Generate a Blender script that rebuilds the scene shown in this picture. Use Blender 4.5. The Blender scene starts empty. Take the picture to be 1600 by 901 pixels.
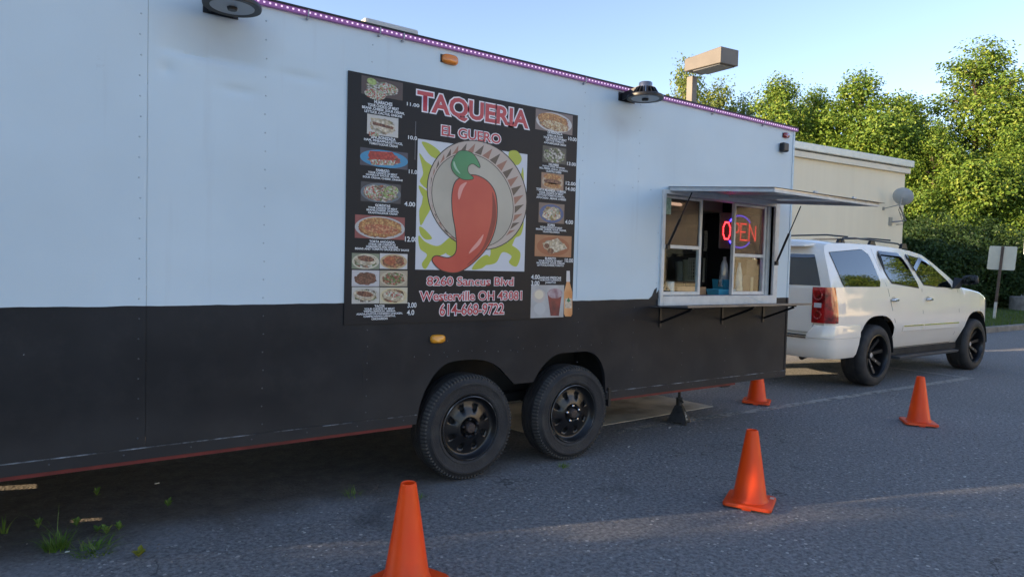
import bpy, bmesh, math, random
from mathutils import Vector, Matrix
random.seed(7)
SC = bpy.context.scene
COL = SC.collection
rad = math.radians

# ------------------------------------------------------------------ camera
FPX, YAW, PITCH, ROLL, CAM_D, CAM_H = 1058.657, 0.6212161, -0.0363112, 0.0262690, 3.745347, 1.42365
CAM_O = Vector((0, -CAM_D, CAM_H))
FWD = Vector((math.sin(YAW) * math.cos(PITCH), math.cos(YAW) * math.cos(PITCH), math.sin(PITCH)))
R0 = Vector((math.cos(YAW), -math.sin(YAW), 0)); U0 = R0.cross(FWD)
RGT = math.cos(ROLL) * R0 + math.sin(ROLL) * U0
UPV = -math.sin(ROLL) * R0 + math.cos(ROLL) * U0
cam = bpy.data.cameras.new('camera'); camo = bpy.data.objects.new('camera', cam); COL.objects.link(camo)
m = Matrix((RGT, UPV, -FWD)).transposed().to_4x4(); m.translation = CAM_O
camo.matrix_world = m
cam.sensor_width = 36; cam.lens = 36 * FPX / 1600; cam.clip_start = 0.05; cam.clip_end = 1000
SC.camera = camo

# ------------------------------------------------------------------ world, sun, exposure
SUN_EL = rad(12.5)
sdir = Vector((-0.945 * math.cos(SUN_EL), 0.326 * math.cos(SUN_EL), math.sin(SUN_EL))).normalized()
wd = bpy.data.worlds.new('World'); SC.world = wd; wd.use_nodes = True
nt = wd.node_tree; bg = nt.nodes['Background']
sky = nt.nodes.new('ShaderNodeTexSky'); sky.sky_type = 'NISHITA'; sky.sun_disc = False
sky.sun_elevation = SUN_EL; sky.sun_rotation = math.atan2(sdir.x, sdir.y)
sky.air_density = 0.8; sky.dust_density = 0.0; sky.ozone_density = 1.0
tint = nt.nodes.new('ShaderNodeMix'); tint.data_type = 'RGBA'; tint.blend_type = 'MULTIPLY'; tint.inputs[0].default_value = 1.0
tint.inputs[7].default_value = (1.06, 0.965, 1.0, 1)          # the camera's white balance, even over the whole sky
nt.links.new(sky.outputs[0], tint.inputs[6]); nt.links.new(tint.outputs[2], bg.inputs[0]); bg.inputs[1].default_value = 0.15
sl = bpy.data.lights.new('sun', 'SUN'); sl.energy = 5.0; sl.angle = rad(0.53); sl.color = (1.0, 0.76, 0.48)
slo = bpy.data.objects.new('sun', sl); COL.objects.link(slo); slo.location = (-20, 8, 12)
slo.rotation_euler = sdir.to_track_quat('Z', 'Y').to_euler()
SC.view_settings.view_transform = 'Standard'; SC.view_settings.look = 'None'
SC.view_settings.exposure = 1.40; SC.view_settings.gamma = 1; SC.view_settings.use_curve_mapping = False

# ------------------------------------------------------------------ pixel -> place
def ray(px, py):
    return FWD + RGT * ((px - 800) / FPX) - UPV * ((py - 450.5) / FPX)
def on_y(px, py, y=0.0):
    d = ray(px, py); t = (y - CAM_O.y) / d.y; return CAM_O + d * t
def on_z(px, py, z=0.0):
    d = ray(px, py); t = (z - CAM_O.z) / d.z; return CAM_O + d * t
def on_plane(px, py, p0, n):
    d = ray(px, py); t = (p0 - CAM_O).dot(n) / d.dot(n); return CAM_O + d * t
def at_depth(px, py, dep):
    return CAM_O + ray(px, py) * dep
def W(px, py, y=0.0):
    q = on_y(px, py, y); return q.x, q.z

# ------------------------------------------------------------------ materials
MATS = {}
def mat(name, col=(0.5, 0.5, 0.5), rough=0.5, metal=0.0, var=0.0, vscale=8.0, bump=0.0, bscale=40.0,
        emit=None, estr=0.0, coat=0.0, ior=1.5, spec=None, trans=0.0, col2=None, thr=None, coords='Object'):
    if name in MATS: return MATS[name]
    M = bpy.data.materials.new(name); M.use_nodes = True; MATS[name] = M
    t = M.node_tree; b = t.nodes['Principled BSDF']
    b.inputs['Base Color'].default_value = (*col, 1); b.inputs['Roughness'].default_value = rough
    b.inputs['Metallic'].default_value = metal; b.inputs['IOR'].default_value = ior
    b.inputs['Coat Weight'].default_value = coat; b.inputs['Coat Roughness'].default_value = 0.04
    if spec is not None: b.inputs['Specular IOR Level'].default_value = spec
    b.inputs['Transmission Weight'].default_value = trans
    if emit: b.inputs['Emission Color'].default_value = (*emit, 1); b.inputs['Emission Strength'].default_value = estr
    if var or bump or col2:
        tc = t.nodes.new('ShaderNodeTexCoord')
    if var or col2:
        n = t.nodes.new('ShaderNodeTexNoise'); n.inputs['Scale'].default_value = vscale; n.inputs['Detail'].default_value = 6
        t.links.new(tc.outputs[coords], n.inputs['Vector'])
        r = t.nodes.new('ShaderNodeValToRGB')
        c2 = col2 or tuple(min(1, c * (1 + var)) for c in col); c1 = col if col2 else tuple(c * (1 - var) for c in col)
        r.color_ramp.elements[0].color = (*c1, 1); r.color_ramp.elements[1].color = (*c2, 1)
        lo, hi = thr or (0.3, 0.7)
        r.color_ramp.elements[0].position = lo; r.color_ramp.elements[1].position = hi
        t.links.new(n.outputs['Fac'], r.inputs[0]); t.links.new(r.outputs[0], b.inputs['Base Color'])
    if bump:
        n2 = t.nodes.new('ShaderNodeTexNoise'); n2.inputs['Scale'].default_value = bscale; n2.inputs['Detail'].default_value = 5
        t.links.new(tc.outputs[coords], n2.inputs['Vector'])
        bp = t.nodes.new('ShaderNodeBump'); bp.inputs['Strength'].default_value = bump; bp.inputs['Distance'].default_value = 0.02
        t.links.new(n2.outputs['Fac'], bp.inputs['Height']); t.links.new(bp.outputs[0], b.inputs['Normal'])
    return M

class NB:                                             # small node helper
    def __init__(s, name):
        s.M = bpy.data.materials.new(name); s.M.use_nodes = True; MATS[name] = s.M
        s.t = s.M.node_tree; s.b = s.t.nodes['Principled BSDF']
        s.tc = s.t.nodes.new('ShaderNodeTexCoord')
    def n(s, kind, **kw):
        x = s.t.nodes.new('ShaderNode' + kind)
        for k, v in kw.items(): setattr(x, k, v)
        return x
    def l(s, a, b): s.t.links.new(a, b)
    def noise(s, scale, detail=4, vec=None, rough=0.5):
        x = s.n('TexNoise'); x.inputs['Scale'].default_value = scale; x.inputs['Detail'].default_value = detail
        x.inputs['Roughness'].default_value = rough
        s.l(vec or s.tc.outputs['Object'], x.inputs['Vector']); return x.outputs['Fac']
    def ramp(s, fac, stops):
        r = s.n('ValToRGB'); e = r.color_ramp.elements
        while len(e) < len(stops): e.new(0.5)
        for i, (p, c) in enumerate(stops):
            e[i].position = p; e[i].color = (*c, 1) if len(c) == 3 else c
        s.l(fac, r.inputs[0]); return r.outputs[0]
    def mix(s, fac, a, b, mode='MIX'):
        x = s.n('Mix', data_type='RGBA', blend_type=mode)
        for i, v in ((0, fac), (6, a), (7, b)):
            if isinstance(v, (int, float)): x.inputs[i].default_value = v
            elif isinstance(v, tuple): x.inputs[i].default_value = (*v, 1)
            else: s.l(v, x.inputs[i])
        return x.outputs[2]
    def math(s, op, a, b=0.0, c=None, clamp=False):
        x = s.n('Math', operation=op, use_clamp=clamp)
        for i, v in enumerate((a, b) if c is None else (a, b, c)):
            if isinstance(v, (int, float)): x.inputs[i].default_value = v
            else: s.l(v, x.inputs[i])
        return x.outputs[0]
    def sep(s, vec=None):
        x = s.n('SeparateXYZ'); s.l(vec or s.tc.outputs['Object'], x.inputs[0]); return x.outputs
    def bump(s, h, strength=0.3, dist=0.01):
        x = s.n('Bump'); x.inputs['Strength'].default_value = strength; x.inputs['Distance'].default_value = dist
        s.l(h, x.inputs['Height']); s.l(x.outputs[0], s.b.inputs['Normal'])
    def col(s, c): s.l(c, s.b.inputs['Base Color'])
    def rough(s, v):
        if isinstance(v, (int, float)): s.b.inputs['Roughness'].default_value = v
        else: s.l(v, s.b.inputs['Roughness'])

def mat_trailer():
    k = NB('trailer_paint'); geo = k.n('NewGeometry'); P = geo.outputs['Position']
    x, y, z = k.sep(P)
    edge = k.math('MULTIPLY_ADD', k.noise(3.0, 3, P), 0.02, 1.160)
    up = k.math('GREATER_THAN', z, edge)
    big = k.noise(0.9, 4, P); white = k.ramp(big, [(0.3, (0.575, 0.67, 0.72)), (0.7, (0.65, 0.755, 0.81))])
    # faint grime streaks running down, and scuffs
    mp = k.n('Mapping'); mp.inputs['Scale'].default_value = (7, 1, 0.5); k.l(P, mp.inputs[0])
    st = k.ramp(k.noise(1.6, 5, mp.outputs[0]), [(0.60, (0, 0, 0)), (0.8, (1, 1, 1))])
    white = k.mix(k.math('MULTIPLY', st, 0.22), white, (0.42, 0.43, 0.45))
    sc = k.ramp(k.noise(5.5, 6, P, 0.65), [(0.69, (0, 0, 0)), (0.76, (1, 1, 1))])
    white = k.mix(k.math('MULTIPLY', sc, 0.25), white, (0.33, 0.34, 0.37))
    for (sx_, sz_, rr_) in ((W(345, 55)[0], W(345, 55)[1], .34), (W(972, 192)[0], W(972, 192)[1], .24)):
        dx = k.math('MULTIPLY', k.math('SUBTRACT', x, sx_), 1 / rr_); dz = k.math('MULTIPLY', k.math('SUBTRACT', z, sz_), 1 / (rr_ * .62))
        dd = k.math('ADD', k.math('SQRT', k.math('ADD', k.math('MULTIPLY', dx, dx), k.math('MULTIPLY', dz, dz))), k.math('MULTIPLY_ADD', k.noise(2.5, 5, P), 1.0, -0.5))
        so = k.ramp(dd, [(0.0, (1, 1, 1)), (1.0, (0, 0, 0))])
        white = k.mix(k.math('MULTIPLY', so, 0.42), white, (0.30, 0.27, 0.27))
    blk = k.ramp(k.noise(2.2, 6, P), [(0.3, (0.0105, 0.011, 0.0135)), (0.75, (0.020, 0.0205, 0.024))])
    dust = k.ramp(k.noise(3.5, 6, P, 0.7), [(0.5, (0, 0, 0)), (0.85, (1, 1, 1))])
    blk = k.mix(k.math('MULTIPLY', dust, 0.13), blk, (0.12, 0.11, 0.105))
    low = k.n('MapRange'); low.inputs[1].default_value = .80; low.inputs[2].default_value = .44; k.l(k.math('ADD', z, k.math('MULTIPLY_ADD', k.noise(3, 5, P), .5, -.25)), low.inputs[0])
    blk = k.mix(k.math('MULTIPLY', low.outputs[0], 0.18), blk, (0.10, 0.092, 0.085))
    chip = k.ramp(k.noise(38, 3, P), [(0.79, (0, 0, 0)), (0.81, (1, 1, 1))])
    blk = k.mix(chip, blk, (0.35, 0.37, 0.4))
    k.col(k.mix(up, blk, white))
    k.rough(k.math('MULTIPLY_ADD', up, -0.06, 0.50))
    h = k.math('ADD', k.math('MULTIPLY', k.noise(1.3, 2, P), 1.0), k.math('MULTIPLY', k.noise(160, 2, P), 0.006))
    k.bump(h, 0.55, 0.07); k.b.inputs['Specular IOR Level'].default_value = 0.25
    return k.M
def mat_asphalt():
    k = NB('asphalt'); x, y, z = k.sep(); P = k.tc.outputs['Object']
    base = k.ramp(k.noise(0.55, 6, P, 0.6), [(0.3, (0.150, 0.148, 0.150)), (0.7, (0.218, 0.214, 0.213))])
    base = k.mix(0.62, base, k.ramp(k.noise(38, 5, P, 0.8), [(0.36, (0.030, 0.030, 0.033)), (0.66, (0.44, 0.43, 0.42))]))
    v = k.n('TexVoronoi'); v.inputs['Scale'].default_value = 52; k.l(P, v.inputs['Vector'])
    rgb = k.n('SeparateColor'); k.l(v.outputs['Color'], rgb.inputs[0])
    pick = k.math('MULTIPLY', k.math('GREATER_THAN', rgb.outputs[0], 0.78), k.math('LESS_THAN', v.outputs['Distance'], 0.42))
    stone = k.ramp(rgb.outputs[1], [(0.0, (0.20, 0.19, 0.185)), (0.75, (0.36, 0.34, 0.31)), (1.0, (0.70, 0.67, 0.62))])
    patch = k.ramp(k.noise(1.1, 4, P), [(0.35, (0.25, 0.25, 0.25)), (0.65, (1, 1, 1))])
    base = k.mix(k.math('MULTIPLY', pick, patch), base, stone)
    v2 = k.n('TexVoronoi'); v2.inputs['Scale'].default_value = 22; k.l(P, v2.inputs['Vector'])
    rg2 = k.n('SeparateColor'); k.l(v2.outputs['Color'], rg2.inputs[0])
    p2 = k.math('MULTIPLY', k.math('GREATER_THAN', rg2.outputs[0], 0.955), k.math('LESS_THAN', v2.outputs['Distance'], 0.22))
    base = k.mix(p2, base, (0.55, 0.51, 0.46))
    vc = k.n('TexVoronoi'); vc.feature = 'DISTANCE_TO_EDGE'; vc.inputs['Scale'].default_value = 0.55
    wv = k.n('VectorMath', operation='ADD'); nz_ = k.n('TexNoise'); nz_.inputs['Scale'].default_value = 1.7; nz_.inputs['Detail'].default_value = 6; k.l(P, nz_.inputs['Vector'])
    k.l(P, wv.inputs[0]); k.l(nz_.outputs['Color'], wv.inputs[1]); k.l(wv.outputs[0], vc.inputs['Vector'])
    crk = k.math('MULTIPLY', k.math('LESS_THAN', vc.outputs['Distance'], 0.0026), k.ramp(k.noise(0.7, 3, P), [(0.48, (0, 0, 0)), (0.6, (1, 1, 1))]))
    base = k.mix(k.math('MULTIPLY', crk, 0.6), base, (0.022, 0.021, 0.02))
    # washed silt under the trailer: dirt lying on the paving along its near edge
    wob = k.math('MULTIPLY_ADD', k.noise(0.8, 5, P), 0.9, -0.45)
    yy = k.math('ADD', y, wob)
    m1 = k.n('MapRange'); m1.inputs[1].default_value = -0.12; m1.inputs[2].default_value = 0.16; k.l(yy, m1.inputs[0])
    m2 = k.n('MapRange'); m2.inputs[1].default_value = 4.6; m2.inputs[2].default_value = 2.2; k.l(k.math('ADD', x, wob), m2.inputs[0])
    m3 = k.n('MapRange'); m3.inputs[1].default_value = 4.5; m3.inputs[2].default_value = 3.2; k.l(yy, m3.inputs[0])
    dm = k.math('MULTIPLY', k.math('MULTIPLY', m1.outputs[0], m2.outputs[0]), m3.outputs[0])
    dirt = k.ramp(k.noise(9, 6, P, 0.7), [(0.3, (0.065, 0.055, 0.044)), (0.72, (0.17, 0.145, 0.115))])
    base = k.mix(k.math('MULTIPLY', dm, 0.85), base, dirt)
    # pale washed-out film along the edge of the silt
    e1 = k.n('MapRange'); e1.inputs[1].default_value = 0.22; e1.inputs[2].default_value = 0.0
    k.l(k.math('ABSOLUTE', k.math('ADD', yy, -0.02)), e1.inputs[0])
    fm = k.math('MULTIPLY', k.math('MULTIPLY', e1.outputs[0], m2.outputs[0]), k.ramp(k.noise(2.6, 5, P), [(0.42, (0, 0, 0)), (0.7, (1, 1, 1))]))
    base = k.mix(k.math('MULTIPLY', fm, 0.6), base, (0.30, 0.315, 0.33))
    # wide dusty patches and dark oil stains
    st = k.ramp(k.noise(0.32, 5, P), [(0.52, (0, 0, 0)), (0.75, (1, 1, 1))])
    base = k.mix(k.math('MULTIPLY', st, 0.25), base, (0.20, 0.185, 0.17))
    oil = k.ramp(k.noise(0.9, 3, P), [(0.66, (0, 0, 0)), (0.76, (1, 1, 1))])
    base = k.mix(k.math('MULTIPLY', oil, 0.6), base, (0.03, 0.03, 0.033))
    k.col(base); k.rough(0.9)
    h = k.math('ADD', k.math('MULTIPLY', k.noise(75, 4, P, 0.7), 0.6), k.math('MULTIPLY', v.outputs['Distance'], 0.4))
    k.bump(h, 1.0, 0.018)
    return k.M
def mat_leaf(name, stops, trans=0.35, rough=0.5):
    k = NB(name); g = k.n('NewGeometry'); oi = k.n('ObjectInfo')
    f = k.math('MULTIPLY_ADD', g.outputs['Random Per Island'], 0.8, k.math('MULTIPLY', oi.outputs['Random'], 0.2))
    c = k.ramp(f, stops); k.col(c); k.rough(rough); k.b.inputs['Specular IOR Level'].default_value = 0.3
    tr = k.n('BsdfTranslucent'); k.l(k.mix(0.5, c, (0.22, 0.30, 0.03)), tr.inputs[0])
    ms = k.n('MixShader'); ms.inputs[0].default_value = trans
    k.l(k.b.outputs[0], ms.inputs[1]); k.l(tr.outputs[0], ms.inputs[2])
    k.l(ms.outputs[0], k.t.nodes['Material Output'].inputs[0]); return k.M
def mat_glass(name, tint=(0.9, 0.95, 0.95), amount=0.08):
    k = NB(name); gl = k.n('BsdfGlossy'); gl.inputs['Roughness'].default_value = 0.02
    tr = k.n('BsdfTransparent'); tr.inputs[0].default_value = (*tint, 1)
    ms = k.n('MixShader'); ms.inputs[0].default_value = amount
    k.l(tr.outputs[0], ms.inputs[1]); k.l(gl.outputs[0], ms.inputs[2])
    k.l(ms.outputs[0], k.t.nodes['Material Output'].inputs[0]); return k.M
def mat_brown_pane(name):                                    # brown, partly see-through upper panes
    k = NB(name)
    k.col(k.ramp(k.noise(3, 4), [(0.3, (0.11, 0.085, 0.072)), (0.7, (0.17, 0.13, 0.11))])); k.rough(0.22)
    tr = k.n('BsdfTransparent'); tr.inputs[0].default_value = (0.55, 0.45, 0.40, 1)
    ms = k.n('MixShader'); ms.inputs[0].default_value = 0.38
    k.l(tr.outputs[0], ms.inputs[1]); k.l(k.b.outputs[0], ms.inputs[2])
    k.l(ms.outputs[0], k.t.nodes['Material Output'].inputs[0]); return k.M
def mat_food(name, bgc, plate, food, plate_r=0.46, food_r=0.36, scale=9, asp=1.5):
    """flat printed picture: backdrop, round plate, heap of chopped food (uv 0..1)"""
    k = NB(name); uv = k.tc.outputs['UV']; u, v, _ = k.sep(uv)
    du = k.math('ADD', u, -0.5); dv = k.math('ADD', v, -0.48)
    d = k.math('SQRT', k.math('ADD', k.math('MULTIPLY', du, du), k.math('MULTIPLY', dv, dv)))
    mp = k.n('Mapping'); mp.inputs['Scale'].default_value = (asp, 1, 1); k.l(uv, mp.inputs[0])
    dn = k.math('ADD', d, k.math('MULTIPLY_ADD', k.noise(5, 4, mp.outputs[0]), 0.28, -0.14))
    vo = k.n('TexVoronoi'); vo.inputs['Scale'].default_value = scale; k.l(mp.outputs[0], vo.inputs['Vector'])
    sp = k.n('SeparateColor'); k.l(vo.outputs['Color'], sp.inputs[0])
    n = len(food); fc = k.ramp(sp.outputs[0], [(i / n, c) for i, c in enumerate(food)])
    fc = k.mix(0.75, fc, k.ramp(vo.outputs['Distance'], [(0.0, (1.3, 1.3, 1.3)), (0.7, (0.25, 0.22, 0.2))]), 'MULTIPLY')
    c = k.mix(k.math('LESS_THAN', d, plate_r), k.mix(k.noise(4, 4, uv), bgc, tuple(x * 1.6 for x in bgc)), plate)
    c = k.mix(k.math('LESS_THAN', dn, food_r), c, fc)
    k.col(c); k.rough(0.35); return k.M

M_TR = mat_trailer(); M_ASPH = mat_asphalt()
M_WHITE = mat('white_paint_trim', (0.66, 0.655, 0.63), 0.45, var=0.10, vscale=14, bump=0.05)
M_ALU = mat('aluminium', (0.62, 0.63, 0.65), 0.32, 0.9, var=0.12, vscale=6)
M_BLACKM = mat('black_metal', (0.014, 0.014, 0.016), 0.42, 0.2, var=0.4, vscale=20)
M_BLACKP = mat('black_plastic', (0.013, 0.013, 0.014), 0.45)
M_RED_FRAME = mat('red_oxide_frame', (0.16, 0.022, 0.018), 0.6, var=0.3, vscale=9)
M_DARK = mat('dark_underside', (0.020, 0.019, 0.018), 0.85, var=0.4, vscale=6)
M_TYRE = mat('tyre_rubber', (0.022, 0.021, 0.022), 0.70, col2=(0.050, 0.047, 0.044), vscale=9, thr=(.45, .8), bump=0.25, bscale=90)
M_RIM = mat('black_steel_wheel', (0.008, 0.008, 0.009), 0.30, 0.0, var=0.5, vscale=25, spec=.5)
M_CHROME = mat('chrome', (0.75, 0.74, 0.72), 0.12, 1.0)
M_ROOF = mat('dark_roof_rail', (0.007, 0.006, 0.009), 0.6)
M_AMBER = mat('amber_lens', (0.75, 0.22, 0.02), 0.25, coat=0.6)
M_REDL = mat('red_lens', (0.10, 0.006, 0.006), 0.12, coat=1.0, col2=(.46, .014, .012), vscale=11, thr=(.36, .56))
M_GLASS = mat_glass('clear_glass', (.9, .95, .95), .035); M_BROWN = mat_brown_pane('brown_pane')
M_CARGL = mat('car_glass', (0.004, 0.005, 0.006), 0.015, ior=2.0)
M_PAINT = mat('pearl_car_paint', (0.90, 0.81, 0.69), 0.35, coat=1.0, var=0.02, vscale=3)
k = NB('cone_orange')
c0 = k.ramp(k.noise(6, 4), [(.3, (1.0, .068, .003)), (.7, (1.0, .092, .005))])
sc_ = k.ramp(k.noise(26, 5, None, .75), [(.66, (0, 0, 0)), (.74, (1, 1, 1))]); _, _, cz_ = k.sep()
lo_ = k.n('MapRange'); lo_.inputs[1].default_value = .16; lo_.inputs[2].default_value = .01; k.l(k.math('ADD', cz_, k.math('MULTIPLY_ADD', k.noise(14, 5), .16, -.08)), lo_.inputs[0])
c0 = k.mix(k.math('MULTIPLY', lo_.outputs[0], .28), c0, (.30, .06, .03)); c0 = k.mix(k.math('MULTIPLY', sc_, .35), c0, (.55, .16, .10))
k.col(c0); k.rough(.42); k.b.inputs['Specular IOR Level'].default_value = .35; M_ORANGE = k.M

# ------------------------------------------------------------------ mesh helpers
class MB:
    def __init__(s): s.v = []; s.f = []; s.uv = None
    def add(s, vs, fs):
        o = len(s.v); s.v += [tuple(p) for p in vs]; s.f += [tuple(i + o for i in f) for f in fs]; return s
    def box(s, a, b):
        (x0, y0, z0), (x1, y1, z1) = a, b
        x0, x1 = sorted((x0, x1)); y0, y1 = sorted((y0, y1)); z0, z1 = sorted((z0, z1))
        return s.add([(x0, y0, z0), (x1, y0, z0), (x1, y1, z0), (x0, y1, z0), (x0, y0, z1), (x1, y0, z1), (x1, y1, z1), (x0, y1, z1)],
                     [(3, 2, 1, 0), (4, 5, 6, 7), (0, 1, 5, 4), (1, 2, 6, 5), (2, 3, 7, 6), (3, 0, 4, 7)])
    def hexa(s, low, high):                            # two quads -> solid
        return s.add(list(low) + list(high), [(3, 2, 1, 0), (4, 5, 6, 7), (0, 1, 5, 4), (1, 2, 6, 5), (2, 3, 7, 6), (3, 0, 4, 7)])
    def wall_prism(s, poly, y0, y1):                   # polygon in (x, z) extruded in y ; front at y0
        n = len(poly); a = sum(poly[i][0] * poly[(i + 1) % n][1] - poly[(i + 1) % n][0] * poly[i][1] for i in range(n))
        if a < 0: poly = poly[::-1]
        vs = [(x, y0, z) for x, z in poly] + [(x, y1, z) for x, z in poly]
        fs = [tuple(range(n)), tuple(range(2 * n - 1, n - 1, -1))] + [(i + n, (i + 1) % n + n, (i + 1) % n, i) for i in range(n)]
        return s.add(vs, [f if k < 2 else f for k, f in enumerate(fs)])
    def tube(s, pts, r, n=8, caps=True):
        pts = [Vector(p) for p in pts]; rs = r if isinstance(r, (list, tuple)) else [r] * len(pts)
        vs = []; fs = []; up = None
        for i, p in enumerate(pts):
            d = (pts[min(i + 1, len(pts) - 1)] - pts[max(i - 1, 0)]).normalized()
            if up is None or abs(up.dot(d)) > 0.98: up = Vector((0, 0, 1)) if abs(d.z) < 0.9 else Vector((1, 0, 0))
            a = d.cross(up).normalized(); b = a.cross(d).normalized()
            for k in range(n):
                t = 2 * math.pi * k / n; vs.append(p + (a * math.cos(t) + b * math.sin(t)) * rs[i])
        for i in range(len(pts) - 1):
            for k in range(n):
                k2 = (k + 1) % n; fs.append((i * n + k, (i + 1) * n + k, (i + 1) * n + k2, i * n + k2))
        if caps: fs.append(tuple(range(n))); fs.append(tuple(range(len(vs) - 1, len(vs) - n - 1, -1)))
        return s.add(vs, fs)
    def lathe(s, prof, axis='z', c=(0, 0, 0), n=32, skip=None, closed=False):
        """prof: list of (radius, height along axis)"""
        c = Vector(c); vs = []; fs = []
        for r, h in prof:
            for k in range(n):
                t = 2 * math.pi * k / n; a, b = r * math.cos(t), r * math.sin(t)
                vs.append(c + (Vector((a, b, h)) if axis == 'z' else Vector((a, h, b)) if axis == 'y' else Vector((h, a, b))))
        m_ = len(prof); rng = range(m_ if closed else m_ - 1)
        for i in rng:
            j = (i + 1) % m_
            for k in range(n):
                if skip and skip(i, k): continue
                k2 = (k + 1) % n; fs.append((i * n + k, i * n + k2, j * n + k2, j * n + k))
        return s.add(vs, fs)
    def beam(s, a, b, w, h, up=(0, 0, 1)):
        a, b = Vector(a), Vector(b); d = (b - a).normalized(); u = Vector(up)
        sd = d.cross(u).normalized() * (w / 2); u = sd.cross(d).normalized() * (h / 2)
        return s.hexa([a - sd - u, a + sd - u, a + sd + u, a - sd + u], [b - sd - u, b + sd - u, b + sd + u, b - sd + u])
    def ball(s, c, r, n=8, sx=1, sy=1, sz=1):
        prof = [(max(1e-4, math.sin(math.pi * i / n)), -math.cos(math.pi * i / n)) for i in range(n + 1)]
        o = len(s.v); s.lathe(prof, 'z', (0, 0, 0), n + 2)
        for i in range(o, len(s.v)):
            x, y, z = s.v[i]; s.v[i] = (c[0] + x * r * sx, c[1] + y * r * sy, c[2] + z * r * sz)
        return s

def wloc(o):
    p = Vector((0, 0, 0))
    while o: p += o.location; o = o.parent
    return p
def obj(name, mb, material, parent=None, smooth=None, bevel=0, world=True, kind=None, solid=None):
    me = bpy.data.meshes.new(name)
    if isinstance(mb, MB):
        me.from_pydata(mb.v, [], mb.f)
    else: me = mb
    bm = bmesh.new(); bm.from_mesh(me)
    if isinstance(mb, MB): bmesh.ops.recalc_face_normals(bm, faces=bm.faces)
    if smooth is not None:
        for f in bm.faces: f.smooth = True
        for e in bm.edges:
            e.smooth = not (len(e.link_faces) == 2 and e.calc_face_angle(0) > rad(smooth))
    bm.to_mesh(me); bm.free()
    if material: me.materials.append(material)
    o = bpy.data.objects.new(name, me); COL.objects.link(o)
    if parent:
        o.parent = parent
        if world: o.location = -wloc(parent)
    if bevel:
        b = o.modifiers.new('bevel', 'BEVEL'); b.width = bevel; b.segments = 2; b.limit_method = 'ANGLE'; b.angle_limit = rad(35)
    if solid:
        b = o.modifiers.new('solid', 'SOLIDIFY'); b.thickness = solid; b.offset = -1
    if kind: o['kind'] = kind
    return o
def tag(o, label, cat, group=None):
    o['label'] = label; o['category'] = cat
    if group: o['group'] = group
    return o
def thing(name, label, cat, loc=(0, 0, 0), rotz=0, group=None):
    o = bpy.data.objects.new(name, None); COL.objects.link(o); o.location = loc; o.rotation_euler = (0, 0, rotz)
    o.empty_display_size = 0.1
    return tag(o, label, cat, group)
def copy_tree(o, parent=None):
    c = o.copy(); COL.objects.link(c); c.parent = parent
    for ch in list(o.children): copy_tree(ch, c)
    return c
def struct(o): o['kind'] = 'structure'; return o
_fonts = {}
def text_mesh(s, bold=0.0, spacing=1.0):
    cu = bpy.data.curves.new('t', 'FONT'); cu.body = s; cu.align_x = 'CENTER'; cu.offset = bold; cu.resolution_u = 3
    cu.space_character = spacing; cu.space_line = 0.86
    o = bpy.data.objects.new('t', cu); COL.objects.link(o)
    me = bpy.data.meshes.new_from_object(o); bpy.data.objects.remove(o); bpy.data.curves.remove(cu)
    return me
def text_on_wall(name, s, rect, y, material, parent, bold=0.0, ref=None, spacing=1.0, zref=None):
    """rect = x0, x1, z0, z1 on the wall plane; the inked box of the text fills it"""
    me = text_mesh(s, bold, spacing); r = text_mesh(s, 0.0 if ref is None else ref, spacing)
    xs = [v.co.x for v in r.vertices]; ys = [v.co.y for v in r.vertices]
    if zref:
        r2 = text_mesh(zref, 0.0 if ref is None else ref); ys = [v.co.y for v in r2.vertices]; bpy.data.meshes.remove(r2)
    x0, x1, y0, y1 = min(xs), max(xs), min(ys), max(ys); bpy.data.meshes.remove(r)
    sx = (rect[1] - rect[0]) / (x1 - x0); sz = (rect[3] - rect[2]) / (y1 - y0)
    for v in me.vertices:
        a, b = v.co.x, v.co.y; v.co = (rect[0] + (a - x0) * sx, y, rect[2] + (b - y0) * sz)
    return obj(name, me, material, parent)

# ================================================================== SETTING
def grid_sheet(name, x0, x1, y0, y1, z, material, nx=2, ny=2):
    mb = MB(); vs = [(x0 + (x1 - x0) * i / nx, y0 + (y1 - y0) * j / ny, z) for j in range(ny + 1) for i in range(nx + 1)]
    fs = [(j * (nx + 1) + i, j * (nx + 1) + i + 1, (j + 1) * (nx + 1) + i + 1, (j + 1) * (nx + 1) + i) for j in range(ny) for i in range(nx)]
    mb.add(vs, fs); return struct(obj(name, mb, material))
grid_sheet('ground', -250, 350, -250, 350, 0, M_ASPH)
# worn paint line and its return
k = NB('worn_line_paint'); x, y, z = k.sep()
wear = k.ramp(k.math('ADD', k.noise(7, 6, None, 0.75), k.math('MULTIPLY_ADD', x, 0.022, -0.085)), [(0.40, (0, 0, 0)), (0.60, (1, 1, 1))])
k.col(k.ramp(k.noise(30, 4), [(0.3, (0.32, 0.30, 0.27)), (0.7, (0.52, 0.49, 0.43))])); k.rough(0.8)
tr = k.n('BsdfTransparent'); ms = k.n('MixShader'); k.l(k.math('MULTIPLY', wear, 0.85), ms.inputs[0]); k.l(tr.outputs[0], ms.inputs[1]); k.l(k.b.outputs[0], ms.inputs[2])
k.l(ms.outputs[0], k.t.nodes['Material Output'].inputs[0]); M_LINE = k.M
mb = MB()
p0, p1 = on_z(960, 675), on_z(1517, 590)
d = (p1 - p0).normalized(); nrm = Vector((-d.y, d.x, 0)) * 0.055
mb.add([p0 - nrm + Vector((0, 0, .004)), p1 - nrm + Vector((0, 0, .004)), p1 + nrm + Vector((0, 0, .004)), p0 + nrm + Vector((0, 0, .004))], [(0, 1, 2, 3)])
q0 = p1 + Vector((-.06, .055, 0))
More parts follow.
